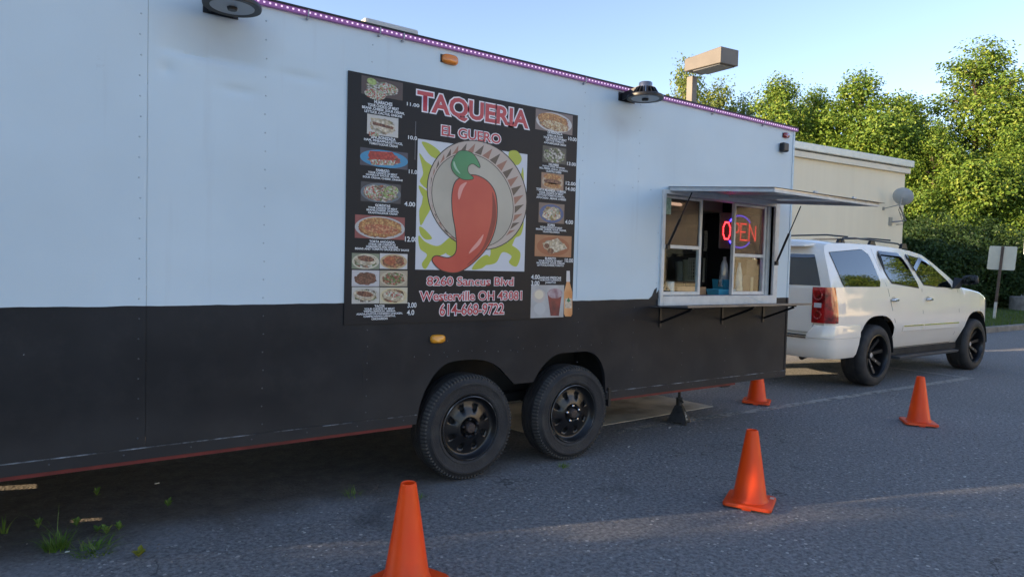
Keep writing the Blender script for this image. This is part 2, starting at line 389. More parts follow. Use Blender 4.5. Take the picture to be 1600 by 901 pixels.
mb.add([q0 + Vector((-.05, 0, .004)), q0 + Vector((.05, 0, .004)), q0 + Vector((.0, 4.6, .004)), q0 + Vector((-.1, 4.6, .004))], [(0, 1, 2, 3)])
struct(obj('parking_line', mb, M_LINE))

# kerb and lawn at the far right
M_CONC = mat('kerb_concrete', (0.23, 0.21, 0.185), 0.9, var=0.3, vscale=5, bump=0.3, bscale=30)
M_LAWN = mat('lawn_soil', (0.045, 0.07, 0.018), 0.95, var=0.5, vscale=1.5)
struct(obj('kerb', MB().box((14.5, 3.1, -0.02), (70, 3.28, 0.14)), M_CONC, bevel=0.02))
struct(obj('lawn', MB().box((14.5, 3.284, -0.02), (140, 150, 0.125)), M_LAWN))
M_BLADE = mat_leaf('grass_blade', [(0.0, (0.03, 0.07, 0.012)), (0.6, (0.07, 0.13, 0.02)), (1.0, (0.14, 0.17, 0.05))], 0.3)
def blade(mb, p, h, w, lean, az, curl=0.5, seg=3):
    dx, dy = math.cos(az), math.sin(az); sx, sy = -dy * w, dx * w; vs = []
    for i in range(seg + 1):
        t = i / seg; o = lean * h * (t ** (1 + curl)); zz = h * t * (1 - 0.25 * lean * t)
        ww = 1 - t * 0.92
        vs += [(p[0] + dx * o - sx * ww, p[1] + dy * o - sy * ww, p[2] + zz), (p[0] + dx * o + sx * ww, p[1] + dy * o + sy * ww, p[2] + zz)]
    mb.add(vs, [(2 * i, 2 * i + 1, 2 * i + 3, 2 * i + 2) for i in range(seg)])
mb = MB()
for _ in range(14000):
    x = random.uniform(17.5, 31); yv = 3.3 + random.random() ** 1.3 * 7
    blade(mb, (x, yv, 0.12), random.uniform(.05, .15), .007, random.uniform(.1, .8), random.uniform(0, 6.28), seg=1)
o = obj('lawn_grass', mb, M_BLADE); o['kind'] = 'stuff'; o['label'] = 'short green grass behind the kerb'; o['category'] = 'grass'

# loose grit on the paving
mb = MB(); rg = random.Random(3)
for _ in range(1500):
    x, yv = rg.uniform(-0.4, 9), rg.uniform(-3.0, 0.3); r = rg.uniform(.002, .0065)
    a = rg.uniform(0, 6.28); c, s_ = math.cos(a), math.sin(a); e = rg.uniform(.6, 1.3)
    mb.add([(x + r * c, yv + r * s_, 0), (x - r * s_ * e, yv + r * c * e, 0), (x - r * c, yv - r * s_, 0), (x + r * s_, yv - r * c, 0), (x + r * .2, yv, r * 1.1)],
           [(0, 1, 4), (1, 2, 4), (2, 3, 4), (3, 0, 4)])
o = obj('gravel', mb, mat_leaf('grit', [(0, (0.10, 0.095, 0.09)), (0.7, (0.22, 0.2, 0.17)), (1, (0.45, 0.42, 0.38))], 0.0, 0.9))
o['kind'] = 'stuff'; o['label'] = 'loose pale grit scattered on the paving'; o['category'] = 'gravel'

# ================================================================== TRAILER
TX0, TX1, TY1, ZB, ZT = -0.32, 5.94, 2.44, 0.425, 2.776
T = thing('food_trailer', 'white over black taqueria food trailer with open serving hatch', 'trailer', (2.8, 1.2, 0))
# side panels ---------------------------------------------------------------
TH = 0.03
well = [(1.975, ZB), (1.995, .53), (2.035, .63), (2.11, .735), (2.21, .795), (2.53, .785), (2.72, .60), (2.885, .60), (2.95, .70), (3.08, .79), (3.254, .79)]
well2 = [(3.254, .79), (3.42, .79), (3.52, .72), (3.575, .60), (3.58, ZB)]
def soften(p, n=2):
    for _ in range(n):
        q = [p[0]]
        for a, b in zip(p, p[1:]): q += [(a[0] * .75 + b[0] * .25, a[1] * .75 + b[1] * .25), (a[0] * .25 + b[0] * .75, a[1] * .25 + b[1] * .75)]
        p = q + [p[-1]]
    return p
well, well2 = soften(well[:7]) + soften(well[7:]), soften(well2)
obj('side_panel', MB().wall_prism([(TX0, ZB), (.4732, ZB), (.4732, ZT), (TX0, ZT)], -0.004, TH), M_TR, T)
obj('seam_backing', MB().box((.4734, .012, ZB), (.4749, TH, ZT)), M_DARK, T)
# dented panel: fine sheet with its buckles
mb = MB(); nx, nz = 76, 130
def dent(x, z):
    d = 0.0
    cx0, cz0 = W(330, 95); t = (x - cx0); zl = cz0 + 0.012 - 0.03 * t
    wv = math.exp(-((t) / .22) ** 4)
    dz = z - zl
    if dz > 0: d += .030 * wv * math.exp(-dz / .11)
    else: d += .030 * wv * math.exp(dz / .012)
    cx1, cz1 = W(372, 142); d += .012 * math.exp(-((x - cx1) / .09) ** 2 - ((z - cz1) / .022) ** 2)
    cx1, cz1 = W(470, 120); d += .011 * math.exp(-((x - cx1) / .12) ** 2 - ((z - cz1) / .02) ** 2)
    cx1, cz1 = W(258, 108); d += .013 * math.exp(-((x - cx1) / .04) ** 2 - ((z - cz1) / .03) ** 2)
    d += .0035 * math.sin(x * 5.2 + 1) * math.sin(z * 3.1)
    return d
xs = [.475 + (1.612 - .475) * i / nx for i in range(nx + 1)]; zs = [ZB + (ZT - ZB) * j / nz for j in range(nz + 1)]
mb.add([(x, dent(x, z) * min(1, (x - .475) * 12, (1.612 - x) * 12) + .0005, z) for z in zs for x in xs],
       [(j * (nx + 1) + i, j * (nx + 1) + i + 1, (j + 1) * (nx + 1) + i + 1, (j + 1) * (nx + 1) + i) for j in range(nz) for i in range(nx)])
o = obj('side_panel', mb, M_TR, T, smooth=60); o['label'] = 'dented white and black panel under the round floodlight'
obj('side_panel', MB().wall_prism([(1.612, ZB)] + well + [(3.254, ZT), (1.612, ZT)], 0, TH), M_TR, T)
WX0, WX1, WZ0, WZ1 = 4.165, 5.66, 1.165, 2.045                 # hole for the serving window
mb = MB()
mb.wall_prism(well2 + [(WX0, ZB), (WX0, ZT), (3.254, ZT)], 0, TH)
mb.wall_prism([(WX0, ZB), (WX1, ZB), (WX1, WZ0), (WX0, WZ0)], 0, TH)
mb.wall_prism([(WX0, WZ1), (WX1, WZ1), (WX1, ZT), (WX0, ZT)], 0, TH)
mb.wall_prism([(WX1, ZB), (TX1, ZB), (TX1, ZT), (WX1, ZT)], 0, TH)
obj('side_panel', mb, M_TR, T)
obj('patch_panel', MB().wall_prism([(3.258, 1.178), (4.125, 1.178), (4.19, 2.065), (3.258, 2.055)], -0.0035, -0.0005), M_TR, T)
# other walls, roof, floor, underframe
mb = MB().box((TX1 - .03, .032, ZB), (TX1 - .001, TY1, ZT - .002)); obj('front_wall', mb, M_TR, T)
mb = MB().box((TX0, TH + .001, ZB), (TX0 + .03, TY1, ZT - .002)); obj('rear_wall', mb, M_TR, T)
mb = MB().box((TX0 + .031, TY1 - .03, ZB), (TX1 - .031, TY1 - .001, ZT))
obj('far_wall', mb, M_TR, T)
obj('roof', MB().box((TX0 - .01, -.018, ZT + .001), (TX1 + .02, TY1 + .01, ZT + .012)), M_ROOF, T)
M_FLOOR = mat('checker_floor', (0.06, 0.055, 0.05), 0.6, var=0.3)
obj('floor', MB().box((TX0 + .03, TH + .002, ZB + .09), (1.595, TY1 - .031, ZB + .13)).box((1.5952, .49, ZB + .09), (3.6848, TY1 - .031, ZB + .13)).box((3.685, TH + .002, ZB + .09), (TX1 - .031, TY1 - .031, ZB + .13)), M_FLOOR, T)
# the wheel box closes the arches above the tyres
obj('wheel_box', MB().box((1.62, TH + .001, .82), (3.66, .46, .86)).box((1.62, .46, ZB), (3.66, .48, .86)).box((1.60, TH + .001, ZB), (1.62, .48, .86)).box((3.66, TH + .001, ZB), (3.68, .48, .86)), M_DARK, T)
obj('frame_rail', MB().box((TX0 + .02, .012, ZB - .035), (1.95, .10, ZB - .004)), M_RED_FRAME, T)
obj('frame_rail', MB().box((3.62, .012, ZB - .035), (TX1 - .75, .10, ZB - .004)), M_RED_FRAME, T)
mb = MB()
for xx in (-.25, .3, 1.0, 1.7, 3.75, 4.4, 5.1, 5.8): mb.box((xx, .11, ZB - .02), (xx + .05, TY1 - .05, ZB + .085))
mb.box((TX0 + .02, TY1 - .12, ZB - .035), (TX1 - .05, TY1 - .04, ZB - .003))
obj('cross_member', mb, M_DARK, T)
obj('axle', MB().tube([(2.40, .2, .345), (2.40, TY1 - .2, .345)], .035, 10).tube([(3.285, .2, .345), (3.285, TY1 - .2, .345)], .035, 10)
    .box((2.15, .33, .40), (3.5, .40, .46)).box((2.15, TY1 - .40, .40), (3.5, TY1 - .33, .46)), mat('axle_black', (.008, .008, .008), .9), T)
# bottom rail with worn bright edge
M_WORN = NB('worn_rail_edge')
M_WORN.col(M_WORN.ramp(M_WORN.noise(5, 6, None, .7), [(0.47, (0.02, 0.021, 0.024)), (0.66, (0.36, 0.39, 0.43))])); M_WORN.rough(0.45); M_WORN = M_WORN.M
for xa, xb in ((TX0, 1.97), (3.585, TX1)):
    obj('bottom_rail', MB().box((xa, -.009, ZB - .012), (xb, -.0035 if xa < 1 else -.001, .468)), M_TR, T)
    obj('rail_edge', MB().box((xa, -.0095, .4683), (xb, -.0036 if xa < 1 else -.001, .4725)), M_WORN, T)
# corner trim
obj('corner_trim', MB().box((TX1 - .022, -.006, ZB), (TX1 + .004, -.0005, ZT)), M_TR, T)
# rivets: small domes in rows, too small to pick apart
mb = MB()
def rivet(x, z, y=0.0, r=.0048):
    n = 6; vs = [(x + r * math.cos(2 * math.pi * i / n), y, z + r * math.sin(2 * math.pi * i / n)) for i in range(n)]
    vs += [(x + r * .55 * math.cos(2 * math.pi * i / n), y - r * .6, z + r * .55 * math.sin(2 * math.pi * i / n)) for i in range(n)]
    mb.add(vs, [((i + 1) % n, i, i + n, (i + 1) % n + n) for i in range(n)] + [tuple(range(n, 2 * n))])
for xr, yr in ((.442, -.004), (1.034, 0), (1.636, 0), (3.285, 0), (3.86, 0)):
    zz = .52
    while zz < 2.72:
        if not (1.47 < xr < 3.22 and 1.03 < zz < 2.5) and not (3.24 < xr < 4.1 and 1.15 < zz < 2.08): rivet(xr + random.uniform(-.004, .004), zz, yr - .0002)
        zz += .098
for xr in (2.18, 2.745, 4.44, 5.01):
    zz = .52
    while zz < 1.02:
        if not (1.9 < xr < 3.6 and zz < .82): rivet(xr + random.uniform(-.004, .004), zz, -.0002)
        zz += .1
xx = 1.95
while xx < 3.7: rivet(xx, .842 + .01 * math.sin(xx * 9), -.0002); xx += .105
xx = TX0 + .1
while xx < TX1 - .05:
    if not 1.9 < xx < 3.6: rivet(xx, .446, -.0092)
    xx += .30
zz = .55
while zz < 2.75: rivet(TX1 - .009, zz, -.0062); zz += .12
for xx in (3.4, 3.6, 3.8, 4.0): rivet(xx, 2.035, -.0037)
for zz in (1.3, 1.5, 1.7, 1.9): rivet(4.10, zz, -.0037)
k = NB('rivet_paint'); gz = k.sep(k.n('NewGeometry').outputs['Position'])[2]      # painted over with the panels
k.col(k.mix(k.math('GREATER_THAN', gz, 1.17), (.075, .077, .085), (.46, .53, .58))); k.rough(.45)
o = obj('rivets', mb, k.M, T); o['kind'] = 'stuff'
# black scratched paint flake beside the window
mb = MB(); q = [W(*p) for p in ((1012, 468), (1018, 462), (1022, 452), (1026, 449), (1025, 458), (1029, 452), (1031, 450), (1031, 462), (1026, 468))]
mb.wall_prism(q, -.0046, -.0036); o = obj('paint_chip', mb, mat('bare_backing', (0.03, 0.027, 0.025), .7), T)
# LED strip ------------------------------------------------------------------
LZ = 2.762
M_LEDB = mat('led_tube', (0.26, 0.10, 0.28), 0.35, emit=(0.5, 0.12, 0.55), estr=0.05)
obj('led_strip', MB().box((TX0, -.026, LZ - .012), (TX1 + .02, -.006, LZ + .013)), M_LEDB, T)
mb = MB(); xx = TX0 + .02
while xx < TX1 + .01:
    mb.box((xx - .0048, -.0295, LZ - .0035), (xx + .0048, -.0262, LZ + .005)); xx += .0305
o = obj('led_diodes', mb, mat('led_diode', (0.9, 0.7, 0.9), 0.3, emit=(1.0, 0.66, 0.95), estr=0.30), T); o['kind'] = 'stuff'
obj('roof_rail', MB().box((TX0, -.030, LZ + .0135), (TX1 + .022, -.0185, LZ + .025)), M_ROOF, T)
for px in (478, 590, 627, 912, 1028, 1115, 1194):
    x, _ = W(px, 100); obj('strip_clip', MB().box((x - .004, -.034, LZ - .022), (x + .004, -.031, LZ + .014)).box((x - .005, -.02, LZ - .034), (x + .005, -.001, LZ - .0225)), mat('clip_clear', (.32, .33, .36), .3), T)
# marker lights --------------------------------------------------------------
def marker(px, py, w, h, m_, lab):
    x, z = W(px, py); mb = MB(); n = 20
    def ov(s, y): return [(x + (w / 2 * s) * math.copysign(abs(math.cos(t)) ** .6, math.cos(t)), y, z + (h / 2 * s) * math.copysign(abs(math.sin(t)) ** .6, math.sin(t))) for t in [2 * math.pi * i / n for i in range(n)]]
    vs = ov(1, -.002) + ov(.96, -.018) + ov(.7, -.027)
    mb.add(vs, [(r * n + i, r * n + (i + 1) % n, (r + 1) * n + (i + 1) % n, (r + 1) * n + i) for r in range(2) for i in range(n)] + [tuple(range(2 * n, 3 * n))])
    b = obj('marker_light', mb, m_, T, smooth=50); b['label'] = lab
    obj('lens_base', MB().box((x - w * .56, -.004, z - h * .4), (x - w * .40, -.0008, z + h * .4)), M_BLACKP, b)
marker(702, 94, .115, .062, M_AMBER, 'amber marker light under the roof edge')
marker(683, 529, .105, .055, mat('amber_lens_low', (0.8, 0.33, 0.02), .25, coat=.6), 'amber marker light above the wheels')
marker(1227, 212, .085, .052, M_REDL, 'red marker light at the front corner')
x, z = W(1221, 231); c = obj('security_camera', MB().box((x - .045, -.055, z - .042), (x + .045, -.004, z + .042)), M_BLACKP, T, bevel=.014); c['label'] = 'small black box camera under the red marker'
# floodlights ----------------------------------------------------------------
def flood(x, z, yc, ex=1.0):
    r = .137; b = obj('floodlight', MB().lathe([(.001, .0), (r * .74, .0), (r * .76, -.004), (r * .98, -.006), (r, .002), (r * .98, .016), (r * .86, .024), (.075, .030)], 'z', (x, yc, z), 40), M_BLACKM, T, smooth=40)
    obj('diffuser', MB().lathe([(.001, -.004), (r * .75, -.004), (r * .755, -.001)], 'z', (x, yc, z), 40), mat('flood_diffuser', (0.42, 0.43, 0.44), .35), b, smooth=40)
    obj('sensor', MB().lathe([(.001, -.018), (.022, -.018), (.026, -.0045)], 'z', (x, yc, z), 8), M_BLACKP, b)
    mb = MB()
    for i in range(20):
        t = 2 * math.pi * i / 20; c_, s_ = math.cos(t), math.sin(t)
        a = Vector((x + .035 * c_, yc + .035 * s_, z)); e = Vector((x + .105 * c_, yc + .105 * s_, z)); n_ = Vector((-s_, c_, 0)) * .003
        mb.hexa([a - n_ + Vector((0, 0, .0255)), e - n_ + Vector((0, 0, .0245)), e + n_ + Vector((0, 0, .0245)), a + n_ + Vector((0, 0, .0255))],
                [a - n_ + Vector((0, 0, .085)), a + (e - a) * .55 - n_ + Vector((0, 0, .075)), a + (e - a) * .55 + n_ + Vector((0, 0, .075)), a + n_ + Vector((0, 0, .085))])
    obj('heat_sink', mb, M_BLACKM, b)
    obj('driver_case', MB().lathe([(.001, .115), (.046, .115), (.05, .11), (.05, .032), (.001, .032)], 'z', (x, yc, z), 20), mat('driver_alu', (.25, .25, .26), .25, .9), b, smooth=40)
    obj('bracket', MB().beam((x - .055, yc, z + .06), (x - .07, -.006, z + .03), .012, .05).beam((x + .055, yc, z + .06), (x + .04, -.006, z + .03), .012, .05).box((x - .10, -.0055, z - .0), (x + .07, -.001, z + .065)), M_BLACKM, b)
flood(.818, 2.648, -.18); flood(3.718, 2.672, -.18)
# roof vent
a, b = W(570, 36, .9), W(655, 53, .9)
obj('roof_vent', MB().box((a[0], .9, ZT + .0125), (b[0], 1.5, b[1] + .03)), mat('vent_white', (.5, .5, .49), .5), T, bevel=.02)
# serving window -------------------------------------------------------------
fr = obj('window_frame', MB().box((4.128, -.022, 1.118), (WX0 + .0, .0295, 2.05)).box((WX1, -.022, 1.118), (5.725, .0295, 2.05))
         .box((WX0 + .0002, -.024, 1.118), (WX1 - .0002, .10, 1.195)).box((WX0 + .0002, -.020, 2.018), (WX1 - .0002, .10, 2.05)), M_WHITE, T, bevel=.003)
obj('window_jamb', MB().box((WX0 + .0003, .031, 1.1955), (WX0 + .028, .10, 2.0175)), M_WHITE, T)
obj('window_jamb', MB().box((WX1 - .04, .031, 1.1955), (WX1 - .0003, .10, 2.0175)), M_WHITE, T)
ix0, ix1, iz0, iz1 = WX0 + .03, WX1 - .042, 1.2, 2.015
def sash(x0, x1, y, zm, names):
    s = obj('sash', MB().box((x0, y, iz0), (x0 + .022, y + .03, iz1)).box((x1 - .030, y, iz0), (x1, y + .03, iz1))
            .box((x0 + .0222, y + .001, iz0), (x1 - .0302, y + .029, iz0 + .028)).box((x0 + .0222, y + .001, iz1 - .02), (x1 - .0302, y + .029, iz1))
            .box((x0 + .0222, y + .001, zm - .014), (x1 - .0302, y + .029, zm + .014)), M_WHITE, T)
    obj('pane', MB().box((x0 + .0224, y + .012, iz0 + .0282), (x1 - .0304, y + .016, zm - .0142)), M_GLASS, s)
    p = obj('pane', MB().box((x0 + .0224, y + .012, zm + .0142), (x1 - .0304, y + .016, iz1 - .0202)), M_BROWN, s); p['label'] = 'brown tinted upper pane'
xa = on_y(1094, 420, .05).x; xb = on_y(1144, 420, .05).x
sash(ix0, xa, .045, 1.60, 0); sash(xb, ix1, .045, 1.555, 0)
# hatch lifted over the window
hx0, hx1 = 4.205, 5.665; hz0, hz1, hy = 2.062, 1.985, -.96
def hp(x, t, dz=0): return Vector((x, -.02 + (hy + .02) * t, hz0 + (hz1 - hz0) * t + dz))
H = obj('awning_hatch', MB().hexa([hp(hx0, 0, .006), hp(hx1, 0, .006), hp(hx1, 1, .006), hp(hx0, 1, .006)], [hp(hx0, 0, .012), hp(hx1, 0, .012), hp(hx1, 1, .012), hp(hx0, 1, .012)]), M_ALU, T)
mb = MB()
for (x0, x1, t0, t1) in ((hx0, hx0 + .03, 0, 1), (hx1 - .03, hx1, 0, 1), (hx0 + .0302, hx1 - .0302, .965, 1), (hx0 + .0302, hx1 - .0302, 0, .03), (4.92, 4.95, .0302, .9648)):
    mb.hexa([hp(x0, t0, -.018), hp(x1, t0, -.018), hp(x1, t1, -.018), hp(x0, t1, -.018)], [hp(x0, t0, .0055), hp(x1, t0, .0055), hp(x1, t1, .0055), hp(x0, t1, .0055)])
obj('hatch_frame', mb, M_WHITE, H, bevel=.002)
obj('hatch_lip', MB().hexa([hp(hx0 - .01, -.01, .0125), hp(hx1 + .03, -.01, .0125), hp(hx1 + .03, 1.03, .0125), hp(hx0 - .01, 1.01, .0125)], [hp(hx0 - .01, -.01, .016), hp(hx1 + .03, -.01, .016), hp(hx1 + .03, 1.03, .016), hp(hx0 - .01, 1.01, .016)]), mat('hatch_skin', (.05, .045, .045), .5), H)
obj('hinge', MB().box((4.47, -.03, 2.079), (5.64, -.002, 2.10)).tube([(4.47, -.015, 2.082), (5.64, -.015, 2.082)], .008, 8), M_ALU, H)
for px in (1221, 1323):
    p = hp(on_y(px, 300, -.9 if px > 1300 else -.5).x if False else (4.75 if px < 1300 else 5.3), .985 if px > 1300 else .985)
    obj('catch', MB().box((p.x - .02, p.y - .004, p.z + .0165), (p.x + .02, p.y + .014, p.z + .034)), M_WHITE, H)
def strut(x, zlow, yl):
    lo = Vector((x, yl, zlow)); hi = hp(x + .01, .245, -.03); mid = lo + (hi - lo) * .52
    g = obj('gas_strut', MB().tube([lo, mid], .0105, 10), M_BLACKM, T, smooth=40)
    obj('rod', MB().tube([mid, hi], .005, 8), M_BLACKM, g, smooth=40)
    obj('strut_foot', MB().box((x - .016, yl - .012, zlow - .025), (x + .016, yl + .012, zlow + .012)), M_BLACKM, g)
strut(4.185, 1.60, -.034); strut(5.68, 1.50, -.034)
# counter shelf
sx0, sx1 = 4.0, 5.74
S = obj('counter_shelf', MB().hexa([(sx0, -.025, 1.112), (sx1, -.025, 1.108), (sx1, -.37, 1.124), (sx0 + .05, -.37, 1.126)], [(sx0, -.025, 1.117), (sx1, -.025, 1.1165), (sx1, -.37, 1.142), (sx0 + .05, -.37, 1.142)]), mat('shelf_steel', (.16, .16, .165), .4, .6, var=.3, vscale=5), T)
for bx in (4.16, 4.95, 5.55):
    b = obj('shelf_bracket', MB().beam((bx, -.006, .945), (bx, -.006, 1.107), .026, .006, (0, 1, 0)).beam((bx, -.012, .985), (bx, -.31, 1.104), .012, .018).beam((bx, -.012, 1.1035), (bx, -.33, 1.115), .016, .012), M_BLACKM, T)
# interior surfaces
M_INT = mat('interior_steel', (.085, .083, .082), .5, .3, var=.2, vscale=3)
obj('inner_lining', MB().box((3.7, 2.36, .60), (TX1 - .04, 2.40, 2.75)).box((TX1 - .075, .14, .56), (TX1 - .036, 2.35, 2.75)), M_INT, T)
obj('inner_counter', MB().box((3.95, .105, 1.15), (5.44, .40, 1.185)).box((3.95, .38, .56), (5.44, .398, 1.149)).box((5.4402, .105, 1.15), (5.85, .26, 1.185)), mat('inner_counter', (.30, .21, .14), .5, var=.2), T)
obj('ceiling_hood', MB().box((5.1, .45, 1.97), (5.5, .95, 2.60)), mat('hood_cream', (.42, .39, .26), .5), T, bevel=.01)
# unseen baffle boards added under the rear end, gaps shaped for sun slivers
M_SK = M_DARK
for ya, yb, za, zb in ((.04, .63, .02, ZB - .005), (.63, .68, .02, .115), (.63, .68, .15, ZB - .005), (.68, 1.30, .02, ZB - .005), (1.30, 1.40, .085, ZB - .005), (1.40, 2.40, .02, ZB - .005)):
    obj('sun_baffle', MB().box((TX0 + .002, ya + .001, za), (TX0 + .02, yb - .001, zb)), M_DARK, T)
tl_ = obj('ceiling_lamp', MB().box((4.4, .60, 2.045), (5.44, .66, 2.07)), M_WHITE, T)
obj('lamp_tube', MB().tube([(4.42, .63, 2.03), (5.42, .63, 2.03)], .013, 10), mat('tube_glow', (.9, .9, .88), .4, emit=(1, .95, .85), estr=1.6), tl_)
# tongue
mb = MB().beam((TX1 - .2, .35, .47), (7.30, 1.42, .47), .07, .11).beam((TX1 - .2, 2.1, .47), (7.30, 1.50, .47), .07, .11).box((7.25, 1.40, .44), (7.62, 1.52, .54))
obj('tongue', mb, M_DARK, T)
obj('tongue_jack', MB().tube([(6.9, 1.46, .06), (6.9, 1.46, .95)], .035, 12).box((6.82, 1.38, .0), (6.98, 1.54, .02)), M_BLACKM, T)
# wheels
def trailer_wheel(x, y0, ysign=1):
    Rr, w = .345, .205; yo = y0
    c = (x, yo, .345)
    prof = [(.208, .02), (.215, .002), (.222, -.005), (.232, -.009), (.236, -.009), (.238, -.0055), (.262, -.0085), (.285, -.010), (.289, -.013), (.299, -.012), (.303, -.006), (.318, .002), (.330, .012), (.338, .026)]
    tread = [(.3435, .034), (.345, .06), (.3375, .0605), (.3375, .068), (.345, .0685), (.3455, .098), (.338, .0985), (.338, .106), (.3455, .1065), (.345, .138), (.3375, .1385), (.3375, .146), (.345, .1465), (.3435, .172)]
    full = prof + tread + [(.338, .18), (.325, .197), (.28, .208), (.215, .2), (.208, .18)]
    wh = obj('wheel', MB().lathe([(.207, .0), (.2085, -.004), (.203, -.006), (.198, .0), (.190, .028), (.178, .036), (.168, .034), (.148, .034), (.122, .026), (.084, .010), (.070, .008), (.062, .020), (.046, .022)], 'y', c, 96,
             skip=lambda i, k: i == 7 and (k % 12) in (4, 5, 6, 7)), M_RIM, T, smooth=50, solid=.004)
    obj('tyre', MB().lathe(full, 'y', c, 96, closed=True), M_TYRE, wh, smooth=35)
    mb = MB()                                            # shoulder lugs
    for k_ in range(84):
        t = 2 * math.pi * k_ / 84; dt = .017
        def P_(r, a, yy): return (x + r * math.cos(a), yo + yy, .345 + r * math.sin(a))
        mb.hexa([P_(.316, t - dt, .004), P_(.316, t + dt, .004), P_(.336, t + dt, .052), P_(.336, t - dt, .052)], [P_(.3335, t - dt, .003), P_(.3335, t + dt, .003), P_(.3475, t + dt, .040), P_(.3475, t - dt, .040)])
    o = obj('tread_lugs', mb, mat('dusty_rubber', (.040, .038, .036), .8, col2=(.085, .08, .072), vscale=12), wh); o['kind'] = 'stuff'
    obj('hub_cap', MB().lathe([(.036, .02), (.035, -.008), (.028, -.016), (.001, -.018)], 'y', c, 24), mat('hub_rust', (.05, .035, .03), .55, var=.5, vscale=30), wh, smooth=40)
    for i in range(5):
        t = 2 * math.pi * i / 5 + .4; cc = (x + .057 * math.cos(t), yo, .345 + .057 * math.sin(t))
        obj('lug_nut', MB().lathe([(.011, .018), (.011, -.006), (.007, -.012), (.001, -.013)], 'y', cc, 6), M_CHROME if x > 3 else M_BLACKM, wh)
    obj('rim_edge', MB().lathe([(.2045, -.0066), (.2085, -.0055), (.2090, -.0048), (.2050, -.0072)], 'y', c, 96, closed=True), mat('rim_lip_glint', (.035, .035, .037), .4, col2=(.34, .34, .35), vscale=7, thr=(.5, .66)), wh, smooth=40)  # rim lip highlights painted in as pale patches
    obj('brake_drum', MB().lathe([(.001, .05), (.15, .05), (.155, .11), (.001, .11)], 'y', c, 24), M_DARK, wh)
trailer_wheel(2.358, -.022); trailer_wheel(3.243, -.022)
for xw in (2.358, 3.243):                                 # the pair on the far side
    wh = obj('wheel', MB().lathe([(.2, .1), (.18, .07), (.05, .06), (.001, .06)], 'y', (xw, TY1 - .2, .345), 32), M_RIM, T, smooth=40)
    obj('tyre', MB().lathe([(.205, 0), (.27, -.008), (.33, .01), (.345, .04), (.345, .16), (.33, .19), (.27, .2), (.205, .19)], 'y', (xw, TY1 - .2, .345), 40, closed=True), M_TYRE, wh, smooth=35)
obj('mud_flap', MB().box((3.60, -.016, .36), (3.625, .05, .50)), M_BLACKP, T)

# ================================================================== MENU SIGN
sx0_, sz1_ = W(541, 112); _, sz0_ = W(541, 509)
sx1_, sx0_ = 3.218, 1.488; sz1_, sz0_ = 2.500, 1.045
MS = thing('menu_sign', 'black menu sign with red TAQUERIA EL GUERO lettering and food pictures', 'sign', ((sx0_ + sx1_) / 2, -.004, sz0_))
M_SIGN = mat('sign_vinyl', (.008, .008, .011), .45, var=.2, vscale=3, spec=.3)
obj('backing', MB().box((sx0_, -.0075, sz0_), (sx1_, -.0008, sz1_)), M_SIGN, MS)
obj('print_seam', MB().box((W(648, 200)[0], -.0083, W(648, 250)[1]), (W(648, 200)[0] + .004, -.0078, W(648, 190)[1])), mat('seam_grey', (.12, .12, .14), .4), MS)
def picture(name, px0, py0, px1, py1, material, y=-.0085):
    """flat printed picture with 0..1 uv; corners from two opposite picture corners on the wall"""
    x0, z1 = W(px0, py0); x1, z0 = W(px1, py1)
    me = bpy.data.meshes.new(name); me.from_pydata([(x0, y, z0), (x1, y, z0), (x1, y, z1), (x0, y, z1)], [], [(0, 1, 2, 3)])
    u = me.uv_layers.new(name='UVMap')
    for i, c_ in enumerate(((0, 0), (1, 0), (1, 1), (0, 1))): u.data[i].uv = c_
    return obj(name, me, material, MS)
brown, wood, cream, green, red_, white_, meat = (.05, .03, .025), (.17, .08, .045), (.55, .48, .36), (.12, .22, .05), (.40, .05, .03), (.62, .6, .55), (.22, .09, .05)
pics = [((564, 118, 628, 158), mat_food('pic_a', brown, (.07, .035, .03), [cream, white_, green, meat, cream, white_], .49, .38, 11)),
        ((573, 178, 621, 216), mat_food('pic_b', (.42, .40, .36), (.55, .52, .48), [cream, (.6, .45, .25), white_, (.35, .3, .1), (.5, .3, .15), cream], .50, .40, 6)),
        ((562, 230, 636, 266), mat_food('pic_c', (.03, .03, .05), (.02, .23, .42), [red_, red_, white_, green, meat, red_], .50, .34, 9)),
        ((563, 283, 625, 319), mat_food('pic_d', (.02, .02, .03), (.10, .13, .16), [white_, green, red_, cream, meat, white_], .50, .42, 11)),
        ((554, 335, 631, 375), mat_food('pic_e', (.20, .04, .04), (.45, .43, .42), [(.5, .2, .05), (.4, .13, .04), (.55, .28, .1), red_, (.35, .1, .03)], .50, .42, 8)),
        ((836, 170, 893, 212), mat_food('pic_f', (.15, .11, .10), (.55, .52, .50), [meat, (.5, .25, .12), (.6, .4, .2), red_, cream], .48, .40, 9)),
        ((847, 227, 883, 258), mat_food('pic_g', (.03, .035, .03), (.05, .05, .05), [(.04, .03, .02), white_, green, (.05, .05, .03), (.2, .25, .1), white_], .5, .45, 9)),
        ((845, 269, 879, 299), mat_food('pic_h', (.22, .13, .09), (.42, .33, .24), [(.55, .33, .12), meat, (.3, .12, .05), (.6, .4, .15)], .46, .36, 5)),
        ((841, 316, 880, 350), mat_food('pic_i', (.12, .09, .08), (.03, .08, .22), [cream, (.6, .5, .3), white_, green, (.5, .3, .1)], .47, .36, 6)),
        ((835, 366, 891, 402), mat_food('pic_j', (.28, .12, .06), (.30, .09, .04), [cream, white_, (.6, .5, .36), meat, cream], .44, .27, 5))]
for (r, m_) in pics: picture('food_picture', *r, m_)
